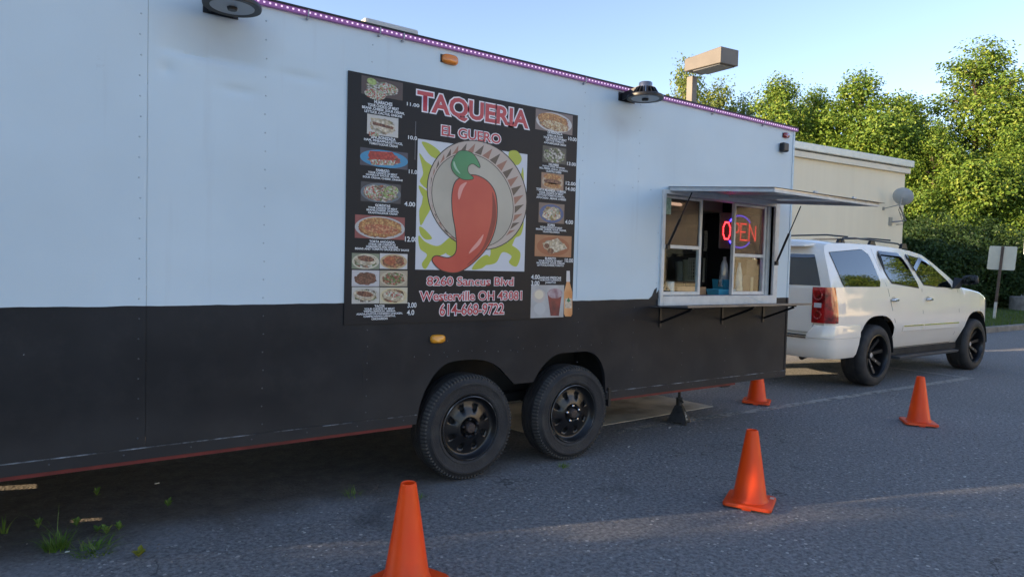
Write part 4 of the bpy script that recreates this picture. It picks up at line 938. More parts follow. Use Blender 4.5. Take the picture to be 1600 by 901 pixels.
# ================================================================== JACK STAND, BOARD, CONES
jp = on_z(1060, 660)
J = thing('jack_stand', 'black pyramid jack stand under the trailer frame', 'jack stand', (jp.x, jp.y, 0), rad(28))
def jb(z, s): return [(-s, -s, z), (s, -s, z), (s, s, z), (-s, s, z)]
mb = MB(); lo, hi = .105, .035
for sx in (-1, 1):
    for sy in (-1, 1):                                    # four angle legs
        mb.hexa([(sx * lo, sy * lo, 0), (sx * (lo - .045), sy * lo, 0), (sx * (lo - .045), sy * (lo - .006), 0), (sx * lo, sy * (lo - .006), 0)], [(sx * hi, sy * hi, .165), (sx * .002, sy * hi, .165), (sx * .002, sy * (hi - .006), .165), (sx * hi, sy * (hi - .006), .165)])
        mb.hexa([(sx * lo, sy * (lo - .0062), 0), (sx * lo, sy * (lo - .045), 0), (sx * (lo - .006), sy * (lo - .045), 0), (sx * (lo - .006), sy * (lo - .0062), 0)], [(sx * hi, sy * (hi - .0062), .165), (sx * hi, sy * .002, .165), (sx * (hi - .006), sy * .002, .165), (sx * (hi - .006), sy * (hi - .0062), .165)])
J.scale = (.85, .85, 1)
M_JACK = mat('jack_paint', (.02, .02, .022), .5, var=.5, vscale=20)
obj('leg_frame', mb, M_JACK, J, world=False)
def plate(a):
    mb = MB().hexa([(-.092, -.1055, .02), (.092, -.1055, .02), (.092, -.1015, .02), (-.092, -.1015, .02)], [(-.034, -.040, .16), (.034, -.040, .16), (.034, -.036, .16), (-.034, -.036, .16)])
    r = Matrix.Rotation(rad(a), 3, 'Z'); mb.v = [tuple(r @ Vector(v)) for v in mb.v]; return mb
for a in (0, 90, 180, 270): obj('side_plate', plate(a), M_JACK, J, world=False)
obj('print_mark', MB().hexa([(-.05, -.0985, .04), (.045, -.0985, .04), (.045, -.0975, .04), (-.05, -.0975, .04)], [(-.035, -.066, .11), (.02, -.066, .11), (.02, -.065, .11), (-.035, -.065, .11)]), mat('scuffed_print', (.03, .03, .03), .6, col2=(.5, .5, .48), vscale=45, thr=(.5, .56)), J, world=False)
obj('collar', MB().lathe([(.020, .150), (.034, .150), (.034, .235), (.020, .235)], 'z', (0, 0, 0), 12, closed=True), M_JACK, J, smooth=40, world=False)
obj('ratchet_bar', MB().box((-.013, -.013, .1), (.013, .013, .375)), M_JACK, J, world=False)
obj('saddle', MB().hexa([(-.02, -.03, .30), (.02, -.03, .30), (.02, .03, .362), (-.02, .03, .362)], [(-.035, -.05, .388), (.035, -.05, .388), (.035, .05, .388), (-.035, .05, .388)]), M_JACK, J, world=False)
obj('lever', MB().beam((-.02, -.02, .215), (-.10, -.06, .21), .02, .012), M_JACK, J, world=False)
a_, b_, c_, d_ = on_z(905, 672), on_z(1114, 635.5), on_z(1020, 616.5), Vector((0, 0, 0))
e1 = (b_ - a_); e2 = (c_ - b_)
a_ = b_ - e1.normalized() * 2.35; c_ = b_ + e2.normalized() * 1.15; d_ = a_ + e2.normalized() * 1.15
PW = MB().hexa([v + Vector((0, 0, .004)) for v in (a_, b_, c_, d_)], [v + Vector((0, 0, .009)) for v in (a_, b_, c_, d_)])
o = obj('plywood_sheet', PW, mat('weathered_board', (.22, .185, .14), .85, col2=(.62, .54, .42), vscale=2.5, thr=(.30, .58), bump=.15, bscale=12)); tag(o, 'dirty tan plywood sheet lying under the trailer floor', 'board')

def make_cone():
    t = thing('traffic_cone', '', 'cone', (0, 0, 0), 0, 'orange traffic cones round the trailer')
    prof = [(.0265, .452), (.0305, .456), (.034, .454), (.036, .445), (.040, .420), (.098, .052), (.108, .034), (.118, .0315)]
    inner = [(.0265, .452), (.026, .42), (.09, .05)]
    obj('cone_body', MB().lathe(prof + [(.11, .0285), (.092, .045)] + inner[::-1][1:2], 'z', (0, 0, 0), 40, closed=True), M_ORANGE, t, smooth=35, world=False)
    mb = MB(); s, r, n = .140, .028, 5; ring = []
    for sx, sy, a0 in ((1, 1, 0), (-1, 1, 90), (-1, -1, 180), (1, -1, 270)):
        for i in range(n):
            a = rad(a0 + 90 * i / (n - 1)); ring.append((sx * (s - r) + r * math.cos(a), sy * (s - r) + r * math.sin(a)))
    N = len(ring)
    def rg_(k_, z): return [(x * k_, y * k_, z) for x, y in ring]
    vs = rg_(1, .012) + rg_(1.0, .026) + rg_(.965, .032) + rg_(.70, .034)
    mb.add(vs, [(r_ * N + i, r_ * N + (i + 1) % N, (r_ + 1) * N + (i + 1) % N, (r_ + 1) * N + i) for r_ in range(3) for i in range(N)] + [tuple(range(N - 1, -1, -1)), tuple(range(3 * N, 4 * N))])
    obj('base', mb, M_ORANGE, t, smooth=40, world=False)
    for sx, sy in ((1, 0), (-1, 0), (0, 1), (0, -1)):
        w, d2 = (.028, .05) if sx else (.05, .028)
        obj('foot', MB().box((sx * .115 - w / 2, sy * .115 - d2 / 2, 0), (sx * .115 + w / 2, sy * .115 + d2 / 2, .0118)), M_ORANGE, t, world=False)
    return t
proto = make_cone()
for i, (px, py, rz, lab) in enumerate(((635, 913, 20, 'orange cone on the paving in front of the rear trailer wheel'), (1171, 787, 27, 'orange cone with a pale sticker on its base'),
                                       (1435, 662, 38, 'orange cone standing alone near the car'), (1182, 629, 30, 'orange cone half hidden under the trailer front end'))):
    o = proto if i == 0 else copy_tree(proto)
    p = on_z(px, py); o.location = (p.x, p.y, 0); o.rotation_euler = (0, 0, rad(rz)); o['label'] = lab
    if i == 1:
        st_ = obj('sticker', MB().box((.06, -.132, .0345), (.10, -.108, .0353)), mat('sticker_pale', (.70, .52, .42), .5), o, world=False)

# weeds in the cracks --------------------------------------------------------
M_WEED = mat_leaf('weed_blade', [(0.0, (0.09, 0.18, 0.025)), (0.5, (0.16, 0.29, 0.05)), (1.0, (0.32, 0.36, 0.11))], 0.35)
def tuft(px, py, n, hmin, hmax, spread, lab, seed, lean=(.3, 1.1), w=.0035, name='grass_tuft'):
    p = on_z(px, py); rg_ = random.Random(seed); mb = MB()
    for _ in range(n):
        a = rg_.uniform(0, 6.283); r = rg_.random() ** .7 * spread
        blade(mb, (p.x + r * math.cos(a), p.y + r * math.sin(a), -.003), rg_.uniform(hmin, hmax), w * rg_.uniform(.6, 1.3), rg_.uniform(*lean), a + rg_.uniform(-1, 1), seg=4)
    return tag(obj(name, mb, M_WEED), lab, 'weed', 'weeds growing in the paving')
tuft(90, 857, 150, .03, .10, .05, 'dense grass tuft with tall stems growing at the silt edge', 1)
tuft(97, 850, 5, .16, .24, .03, 'few long grass stems rising above the dense tuft', 2, (.3, .8), .0022, 'tall_grass')
tuft(148, 860, 110, .02, .075, .09, 'low sprawling weed beside the dense grass tuft', 3, (.8, 1.6), .004)
tuft(122, 856, 4, .16, .24, .02, 'thin grass runner leaning between the two weeds', 9, (1.2, 1.8), .0022, 'tall_grass')
tuft(5, 833, 7, .08, .13, .02, 'narrow bladed weed growing deeper under the trailer', 4, (.3, .9), .005)
tuft(550, 774, 40, .02, .07, .05, 'thin grass tuft at the silt edge near the rear wheel', 5, (.6, 1.4), .002)
tuft(880, 729, 45, .015, .04, .04, 'tiny bright grass tuft in front of the trailer wheels', 6, (.3, 1.2), .003)
tuft(658, 777, 20, .02, .05, .03, 'tiny weed behind the big cone', 7, (.6, 1.4), .0025)
def herb(px, py, n, r, lab, seed, m_=M_WEED):
    p = on_z(px, py); rg_ = random.Random(seed); mb = MB()
    for i in range(n + 4):
        a = 6.283 * i / n + rg_.uniform(-.4, .4); L = r * rg_.uniform(.6, 1.1); w = L * .32; z0 = rg_.uniform(.004, .012); c_, s_ = math.cos(a), math.sin(a); zt = rg_.uniform(.01, .05)
        mb.add([(p.x, p.y, z0), (p.x + c_ * L * .55 - s_ * w, p.y + s_ * L * .55 + c_ * w, z0 + zt * .8), (p.x + c_ * L, p.y + s_ * L, z0 + zt), (p.x + c_ * L * .55 + s_ * w, p.y + s_ * L * .55 - c_ * w, z0 + zt * .8)], [(0, 1, 2, 3)])
    return tag(obj('small_weed', mb, m_), lab, 'weed', 'weeds growing in the paving')
M_YEL = mat_leaf('weed_yellow', [(0, (.22, .22, .02)), (1, (.35, .33, .04))], .3)
herb(217, 871, 8, .035, 'small yellow leaved weed on the open paving', 11, M_YEL)
for i, (px, py, r) in enumerate(((151, 776, .026), (262, 792, .03), (120, 824, .024), (152, 832, .03), (60, 826, .022), (186, 830, .026), (165, 836, .032))):
    herb(px, py, 6, r, 'small broad leaved weed growing in the dirt under the trailer', 20 + i)
M_LIT = mat('litter_white', (.65, .64, .6), .7)
for i, (px, py, r, lab) in enumerate(((245, 755, .014, 'small pale twig lying in the dirt under the trailer'), (105, 862, .010, 'white fleck of litter beside the dense grass tuft'), (1046, 668, .011, 'white fleck of litter by the jack stand'),
                                      (1199, 637, .014, 'white paper scrap by the cone under the trailer'), (1507, 745, .016, 'white paper scrap on the open paving beyond the cones'), (982, 698, .010, 'white fleck of litter in front of the jack stand'))):
    p = on_z(px, py); mb = MB().hexa([(p.x - r, p.y - r * .5, .001), (p.x + r, p.y - r * .3, .001), (p.x + r * .8, p.y + r * .5, .001), (p.x - r * .7, p.y + r * .4, .001)], [(p.x - r, p.y - r * .5, .004), (p.x + r, p.y - r * .3, .008), (p.x + r * .8, p.y + r * .5, .003), (p.x - r * .7, p.y + r * .4, .006)])
    tag(obj('litter_scrap', mb, M_LIT), lab, 'litter', 'scraps of litter on the paving')

# ================================================================== CAR
CX, CY = 7.58, 1.455
SUV = thing('parked_car', 'pearl white full size SUV with black wheels hitched to the trailer', 'car', (CX, CY, 0))
def cobj(name, mb, m_, parent=SUV, **kw): return obj(name, mb, m_, parent, world=False, **kw)
def interp(tab, x):
    for (a, va), (b, vb) in zip(tab, tab[1:]):
        if x <= b: return va + (vb - va) * max(0, (x - a) / (b - a))
    return tab[-1][1]
AX = (1.12, 4.11); AR = .47
hw_t = [(0, .90), (.05, .955), (.12, .975), (.3, .985), (3.8, .985), (4.2, .975), (4.5, .94), (4.72, .87), (4.88, .76), (4.98, .58), (5.02, .4)]
top_t = [(0, 1.25), (3.2, 1.245), (3.45, 1.255), (3.9, 1.225), (4.3, 1.18), (4.6, 1.11), (4.8, 1.02), (4.95, .90), (5.02, .80)]
bot_t = [(0, .415), (.3, .40), (.62, .38), (1.6, .43), (3.58, .43), (4.62, .36), (5.02, .40)]
def arch(x):
    for a in AX:
        u = abs(x - a) / AR
        if u < 1: return .41 + .485 * (1 - u ** 2.7) ** (1 / 2.7)
    return None
def half(x, z):                                           # half width of the body side at height z
    w = interp(hw_t, x)
    zz = (z - .86)
    return w * (1 - .034 * max(0, zz) ** 1.6 / .24 - (.12 * max(0, -zz - .12) ** 1.5 / .2)) - (0.012 if z < .66 else 0)
xs = sorted(set([round(.04 * i, 3) for i in range(126)] + [5.02] + [a + s * (AR + e) for a in AX for s in (-1, 1) for e in (-.002, .002)]))
ZR = [0, .06, .14, .24, .34, .45, .56, .67, .78, .88, .96, 1.0]
def ring(x, side):
    T_ = interp(top_t, x); a = arch(x); B_ = max(interp(bot_t, x), a if a else 0)
    out = [(x, side * half(x, B_ + (T_ - B_) * t) * (1 - (.035 * max(0, t - .93) / .07 if x > 3.5 else 0)), B_ + (T_ - B_) * t) for t in ZR]
    w = abs(out[-1][1]); hood = .0 if x < 3.3 else min(1, (x - 3.3) / .2)
    for s, dz in ((.92, .022), (.7, .042), (.35, .055), (0, .06)): out.append((x, side * w * s, T_ + dz * hood))
    return out
for side, nm in ((-1, 'near'), (1, 'far')):
    mb = MB(); m_ = len(ZR) + 4
    for x in xs: mb.v += ring(x, side)
    for i in range(len(xs) - 1):
        for j in range(m_ - 1): mb.f.append((i * m_ + j, i * m_ + j + 1, (i + 1) * m_ + j + 1, (i + 1) * m_ + j))
    n0 = len(mb.v); e = ring(xs[0], side); mb.v += [(x, 0, z) for x, y, z in e]
    for j in range(m_ - 1): mb.f.append((j, j + 1, n0 + j + 1, n0 + j))
    L = (len(xs) - 1) * m_; n1 = len(mb.v); e = ring(xs[-1], side); mb.v += [(x, 0, z) for x, y, z in e]
    for j in range(m_ - 1): mb.f.append((L + j, n1 + j, n1 + j + 1, L + j + 1))
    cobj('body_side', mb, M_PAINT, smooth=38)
# greenhouse solid
prof = [(.015, 1.245), (.05, 1.45), (.10, 1.66), (.15, 1.735), (.24, 1.765), (.6, 1.785), (1.2, 1.79), (1.8, 1.775), (2.3, 1.745), (2.62, 1.70), (2.85, 1.60), (3.15, 1.445), (3.40, 1.31), (3.52, 1.245)]
def gy(z): return .955 - .185 * (max(0, z - 1.245) / .5) ** 1.15
mb = MB(); NY = 10
for x, z in prof:
    ye = gy(z)
    for j in range(NY + 1):
        u = -1 + 2 * j / NY; cr = .065 * (1 - u * u) * min(1, max(0, (z - 1.45) / .3))
        xo = (-.07 * (1 - u * u) if x < .2 else (.16 * (1 - u * u) if x > 2.7 else 0))
        mb.v.append((x + (xo * .4 if x < .2 else xo), u * ye, z + cr))
n = len(prof)
for i in range(n - 1):
    for j in range(NY): mb.f.append((i * (NY + 1) + j, i * (NY + 1) + j + 1, (i + 1) * (NY + 1) + j + 1, (i + 1) * (NY + 1) + j))
# sides of the greenhouse: strips from belt up to profile
for sgn, jj in ((-1, 0), (1, NY)):
    base = len(mb.v); K = 6
    for x, z in prof:
        for q in range(K + 1): zz = 1.245 + (z - 1.245) * q / K; mb.v.append((x, sgn * gy(zz), zz))
    for i in range(n - 1):
        for q in range(K): mb.f.append((base + i * (K + 1) + q, base + i * (K + 1) + q + 1, base + (i + 1) * (K + 1) + q + 1, base + (i + 1) * (K + 1) + q))
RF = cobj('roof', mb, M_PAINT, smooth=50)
# windows
def rounded(poly, r, n=4):
    out = []; m_ = len(poly)
    for i in range(m_):
        p0_, p1_, p2_ = Vector(poly[i - 1]), Vector(poly[i]), Vector(poly[(i + 1) % m_])
        rr = r[i] if isinstance(r, (list, tuple)) else r
        a_ = p1_ + (p0_ - p1_).normalized() * min(rr, (p0_ - p1_).length * .45); b_ = p1_ + (p2_ - p1_).normalized() * min(rr, (p2_ - p1_).length * .45)
        for k_ in range(n + 1):
            t = k_ / n; q = a_ * (1 - t) ** 2 + p1_ * 2 * t * (1 - t) + b_ * t * t; out.append((q.x, q.y))
    return out
def side_poly(poly, off, sgn, th=.004):
    """polygon (x, z) laid on the greenhouse side, tessellated into horizontal rows so it follows the curve"""
    mb = MB(); zs_ = [z for _, z in poly]; z0, z1 = min(zs_), max(zs_); rows = 8; prev = None
    for i in range(rows + 1):
        zz = z0 + (z1 - z0) * min(max(i / rows, .0005), .9995); cr = []
        for k_ in range(len(poly)):
            (xa, za), (xb, zb) = poly[k_], poly[(k_ + 1) % len(poly)]
            if (za - zz) * (zb - zz) <= 0 and abs(za - zb) > 1e-9: cr.append(xa + (xb - xa) * (zz - za) / (zb - za))
        xa, xb = min(cr), max(cr); y = sgn * (gy(zz) + off)
        mb.v += [(xa, y, zz), (xb, y, zz)]
        if i: b_ = 2 * i; mb.f.append((b_ - 2, b_ - 1, b_ + 1, b_))
    return mb
def grow(poly, d):
    cx_ = sum(p[0] for p in poly) / len(poly); cz_ = sum(p[1] for p in poly) / len(poly)
    return [(x + d * (1 if x > cx_ else -1), z + d * (1 if z > cz_ else -1)) for x, z in poly]
wins = [([(.29, 1.262), (1.20, 1.262), (1.12, 1.715), (.19, 1.71)], [.02, .05, .13, .02]),
        ([(1.54, 1.262), (2.22, 1.252), (2.06, 1.55), (1.93, 1.69), (1.36, 1.705), (1.38, 1.45)], [.10, .02, .1, .06, .07, .15]),
        ([(2.42, 1.248), (3.27, 1.235), (3.12, 1.36), (2.62, 1.64), (2.10, 1.685), (2.22, 1.50)], [.03, .03, .08, .12, .06, .1])]
for sgn in (-1, 1):
    for i, (pl_, rr) in enumerate(wins):
        pr = rounded(pl_, rr)
        g = cobj('window_seal', side_poly(grow(pr, .016 if i else .008), .003, sgn), M_BLACKP, smooth=40)
        cobj('window_glass', side_poly(pr, .0065, sgn), M_CARGL, g, smooth=40)
        if i:                                             # rain visor along the top of the door windows
            zt = max(p[1] for p in pl_); vis = [p for p in rounded(grow(pl_, .012), rr) if p[1] > 1.50]
            mb = MB(); vt = sorted(vis, key=lambda p: p[0])
            for (x, z) in vt: mb.v += [(x, sgn * (gy(z) + .010), z + .002), (x, sgn * (gy(z - .05) + .028), z - .045)]
            mb.f += [(2 * k_, 2 * k_ + 1, 2 * k_ + 3, 2 * k_ + 2) for k_ in range(len(vt) - 1)]
            cobj('rain_visor', mb, mat('smoke_visor', (.02, .022, .026), .08, ior=1.8), g, smooth=60)
# rear glass, tailgate lines, spoiler
def rx(z): return interp([(1.245, .015), (1.45, .05), (1.66, .10), (1.735, .15)], z)
mb = MB()
for i in range(7):
    z = 1.262 + (1.70 - 1.262) * i / 6; y = gy(z) - .12
    for j in range(9):
        u = -1 + 2 * j / 8; mb.v.append((rx(z) - .028 * (1 - u * u) - .012, u * y, z))
mb.f += [(i * 9 + j, i * 9 + j + 1, (i + 1) * 9 + j + 1, (i + 1) * 9 + j) for i in range(6) for j in range(8)]
cobj('rear_glass', mb, M_CARGL, smooth=40)
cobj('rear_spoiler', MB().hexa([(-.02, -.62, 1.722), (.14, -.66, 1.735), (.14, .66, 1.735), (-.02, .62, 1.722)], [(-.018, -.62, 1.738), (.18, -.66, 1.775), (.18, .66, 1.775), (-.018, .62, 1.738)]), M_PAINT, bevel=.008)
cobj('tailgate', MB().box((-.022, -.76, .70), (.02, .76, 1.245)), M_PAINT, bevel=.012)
cobj('tailgate_handle', MB().box((-.034, -.40, 1.215), (-.0225, .40, 1.238)), M_BLACKP)
cobj('license_plate', MB().box((-.030, -.16, .86), (-.0225, .16, 1.01)), mat('plate_white', (.5, .5, .52), .4))
# windscreen
mb = MB()
for i in range(7):
    t = .06 + .88 * i / 6; x = 2.70 + (3.50 - 2.70) * t; z = interp([(2.62, 1.70), (2.85, 1.60), (3.15, 1.445), (3.40, 1.31), (3.52, 1.245)], x); y = gy(z) - .09
    for j in range(9):
        u = -1 + 2 * j / 8; mb.v.append((x + .16 * (1 - u * u) + .012, u * y, z + .012))
mb.f += [(i * 9 + j, i * 9 + j + 1, (i + 1) * 9 + j + 1, (i + 1) * 9 + j) for i in range(6) for j in range(8)]
cobj('windscreen', mb, M_CARGL, smooth=40)
# rear bumper: wraps the corner
mb = MB(); zb = [(.40, .0), (.44, .055), (.55, .075), (.64, .078), (.645, .092), (.76, .092), (.795, .075), (.80, .0)]
def bump_x(yv): return -.05 + (.0 if abs(yv) < .7 else ((abs(yv) - .7) / .3) ** 2 * .10)
path = [(-.07 + .0, y) for y in (-.0, -.3, -.55, -.70)] ; pts = []
for y in [i * .1 for i in range(0, 9)]: pts.append((-.075 + (max(0, y - .55) / .3) ** 2 * .03, y))
pts += [(-.005, .93), (.06, .985), (.14, 1.0), (.35, 1.003), (.58, 1.0), (.655, .998)]
for sgn in (-1, 1):
    base = len(mb.v)
    for k_, (x, y) in enumerate(pts):
        for z, o_ in zb:
            sh = (z - .40) / .40; cut = 1 if z > .62 else (1 - .12 * (1 - (z - .4) / .22))
            corner = y < .80
            xx = x + (0 if corner else 0); tuck = (.092 - o_) * .7
            xe = x
            if k_ >= len(pts) - 2: xe = x - (.08 if z < .6 else 0) * (1 - (z - .4) / .2)
            if corner: mb.v.append((xe + tuck, sgn * y, z if z < .66 or y > .74 else min(z, .66)))
            else: mb.v.append((xe + (tuck if k_ < len(pts) - 4 else 0), sgn * (y - tuck * .6), z))
    q = len(zb)
    for i in range(len(pts) - 1):
        for j in range(q - 1): mb.f.append((base + i * q + j, base + i * q + j + 1, base + (i + 1) * q + j + 1, base + (i + 1) * q + j))
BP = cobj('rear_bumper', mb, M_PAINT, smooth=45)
cobj('step_pad', MB().box((-.082, -.72, .664), (-.02, .72, .674)), M_BLACKP, BP)
cobj('bumper_chrome', MB().box((-.076, -.72, .635), (-.0725, .72, .655)), M_CHROME, BP)
# tail lamps
for sgn in (-1, 1):
    mb = MB(); zz = [.825, .86, .95, 1.05, 1.15, 1.22, 1.245]; cs = [(-.030, .755), (-.032, .83), (-.018, .90), (.02, .955), (.08, .985), (.125, .993), (.155, .994)]
    for z in zz:
        tp = 0.0 if z < 1.0 else (z - 1.0) * .18
        for x, y in cs: mb.v.append((x - (tp if x > .05 else 0), sgn * (min(y, half(.12, z) + .012)) , z))
    q = len(cs); mb.f += [(i * q + j, i * q + j + 1, (i + 1) * q + j + 1, (i + 1) * q + j) for i in range(len(zz) - 1) for j in range(q - 1)]
    tl = cobj('tail_lamp', mb, M_REDL, smooth=50)
    cobj('reverse_lens', MB().box((-.038, sgn * .785, 1.005), (-.031, sgn * .875, 1.06)), mat('clear_lens', (.62, .58, .57), .15, coat=1), tl, bevel=.006)
    cobj('lamp_ring', MB().lathe([(.046, -.044), (.056, -.046), (.058, -.030), (.044, -.030)], 'x', (0, sgn * .83, 1.15), 24, closed=True), mat('red_ring', (.34, .014, .012), .15, coat=1), tl, smooth=40)
    cobj('lamp_ring', MB().lathe([(.040, -.044), (.050, -.046), (.052, -.030), (.038, -.030)], 'x', (0, sgn * .83, .92), 24, closed=True), mat('red_ring', (.34, .014, .012), .15, coat=1), tl, smooth=40)
# trim on both sides
M_GAP = mat('panel_gap', (.025, .022, .02), .8)
for sgn in (-1, 1):
    def sp(x, z, off): return (x, sgn * ((half(x, z) if z < 1.245 else gy(z)) + off), z)
    def seam(pts, w=.008):
        mb = MB(); f = []
        for i, (x, z) in enumerate(pts):
            a_ = Vector(pts[max(0, i - 1)]); b_ = Vector(pts[min(len(pts) - 1, i + 1)]); t = (b_ - a_).normalized(); nx_, nz_ = -t.y * w / 2, t.x * w / 2
            mb.v += [sp(x - nx_, z - nz_, .0015), sp(x + nx_, z + nz_, .0015)]
        mb.f += [(2 * i, 2 * i + 1, 2 * i + 3, 2 * i + 2) for i in range(len(pts) - 1)]
        cobj('door_gap', mb, M_GAP)
    seam([(1.25, 1.74), (1.27, 1.5), (1.34, 1.26)] , .004)
    seam([(1.36, 1.235), (1.44, 1.0), (1.54, .80), (1.585, .60), (1.585, .45)])
    seam([(2.30, 1.235), (2.31, .9), (2.31, .45)]); seam([(3.42, 1.22), (3.45, .9), (3.43, .6), (3.42, .45)])
    seam([(1.585, .45), (2.31, .45)]); seam([(2.31, .45), (3.42, .45)])
    for hx in (1.49, 2.46):
        hd = cobj('door_handle', MB().tube([sp(hx - .07, 1.085, .012), sp(hx - .05, 1.088, .032), sp(hx + .05, 1.088, .032), sp(hx + .085, 1.085, .012)], [.014, .019, .019, .014], 10), M_CHROME, smooth=40)
        mb = MB(); ring_ = [(hx + .055 * math.cos(2 * math.pi * i / 16), 1.098 + .032 * math.sin(2 * math.pi * i / 16)) for i in range(16)]
        mb.add([sp(x, z, .003) for x, z in ring_], [tuple(range(16))]); cobj('handle_cup', mb, mat('cup_shade', (.45, .43, .40), .3, coat=.5), hd)
    for x0, x1 in ((1.75, 2.30), (2.325, 3.42)):
        mo = cobj('door_moulding', MB().hexa([sp(x0, .675, .0005), sp(x1, .675, .0005), sp(x1, .675, .014), sp(x0, .675, .014)], [sp(x0, .755, .0005), sp(x1, .755, .0005), sp(x1, .755, .012), sp(x0, .755, .012)]), M_PAINT, bevel=.004)
        cobj('chrome_strip', MB().hexa([sp(x0, .738, .0145), sp(x1, .738, .0145), sp(x1, .738, .019), sp(x0, .738, .019)], [sp(x0, .752, .0135), sp(x1, .752, .0135), sp(x1, .752, .017), sp(x0, .752, .017)]), M_CHROME, mo)
    rb = cobj('running_board', MB().hexa([(1.64, sgn * .80, .30), (3.52, sgn * .80, .30), (3.46, sgn * .985, .31), (1.70, sgn * .985, .31)], [(1.62, sgn * .80, .355), (3.56, sgn * .80, .355), (3.48, sgn * 1.0, .345), (1.68, sgn * 1.0, .345)]), mat('grey_board', (.06, .06, .062), .5), bevel=.008)
    cobj('rocker', MB().box((1.60, sgn * .70, .355), (3.60, sgn * .90, .44)), M_DARK)
    # mirror
    ms_ = [(3.36, .90, 1.30), (3.42, .99, 1.31), (3.46, 1.06, 1.335)]
    mr = cobj('wing_mirror', MB().hexa([(3.44, sgn * .99, 1.285), (3.57, sgn * 1.02, 1.30), (3.55, sgn * 1.20, 1.32), (3.44, sgn * 1.21, 1.30)], [(3.44, sgn * .99, 1.43), (3.54, sgn * 1.02, 1.42), (3.52, sgn * 1.18, 1.43), (3.44, sgn * 1.20, 1.44)]), M_BLACKP, smooth=60, bevel=.035)
    cobj('mirror_arm', MB().hexa([(3.24, sgn * .945, 1.235), (3.46, sgn * .945, 1.235), (3.46, sgn * .975, 1.235), (3.24, sgn * .975, 1.235)], [(3.36, sgn * .93, 1.40), (3.46, sgn * .93, 1.36), (3.48, sgn * 1.04, 1.36), (3.40, sgn * 1.03, 1.38)]), M_BLACKP, mr, bevel=.008)
    cobj('mirror_glass', MB().lathe([(.001, 0), (.060, 0), (.060, .004), (.001, .004)], 'x', (3.428, sgn * 1.11, 1.36), 20), M_CARGL, mr)
    # roof rails
    y = .69; rl = MB().tube([(.62, sgn * (y + .035), 1.80), (.66, sgn * (y + .03), 1.845), (1.0, sgn * y, 1.865), (2.2, sgn * (y - .03), 1.84), (2.40, sgn * (y - .035), 1.79)], [.010, .014, .011, .011, .010], 8)
    for fx in (.68, 1.45, 2.32): rl.hexa([(fx - .09, sgn * (y - .01) - .02, 1.775), (fx + .09, sgn * (y - .01) - .02, 1.775), (fx + .09, sgn * (y - .01) + .02, 1.775), (fx - .09, sgn * (y - .01) + .02, 1.775)], [(fx - .05, sgn * (y - .01) - .015, 1.845), (fx + .05, sgn * (y - .01) - .015, 1.845), (fx + .05, sgn * (y - .01) + .015, 1.845), (fx - .05, sgn * (y - .01) + .015, 1.845)])
    cobj('roof_rail', rl, M_BLACKP, smooth=40)
    # head lamp and fuel
    hl = MB(); zz = [.84, .90, .97, 1.03, 1.06]
    for z in zz:
        for x in (4.52, 4.62, 4.72, 4.80, 4.86): hl.v.append((x, sgn * (half(x, z) + .004), min(z, interp(top_t, x) - .02)))
    hl.f += [(i * 5 + j, i * 5 + j + 1, (i + 1) * 5 + j + 1, (i + 1) * 5 + j) for i in range(4) for j in range(4)]
    cobj('head_lamp', hl, mat('lamp_clear', (.55, .52, .48), .1, coat=1), smooth=40)
for yb in (.85, 1.95):
    cobj('cross_bar', MB().tube([(yb, -.68, 1.875), (yb, -.4, 1.905), (yb, .4, 1.905), (yb, .68, 1.875)], .010, 8), M_BLACKP, smooth=40)
# underbody, exhaust, hitch
cobj('underbody', MB().box((.10, -.62, .42), (4.9, .62, .60)).box((.25, -.80, .48), (.62, .80, .62)).box((1.62, -.86, .42), (3.56, .86, .60)), M_DARK)
cobj('hitch', MB().box((-.12, -.05, .42), (.3, .05, .50)).box((.1, -.5, .40), (.2, .5, .46)).box((-.14, -.06, .36), (-.04, .06, .42)), M_BLACKM)
cobj('exhaust', MB().tube([(.12, -.56, .38), (.45, -.5, .41), (.9, -.45, .45)], .035, 12), mat('exhaust_pipe', (.06, .05, .045), .5, .5), smooth=40)
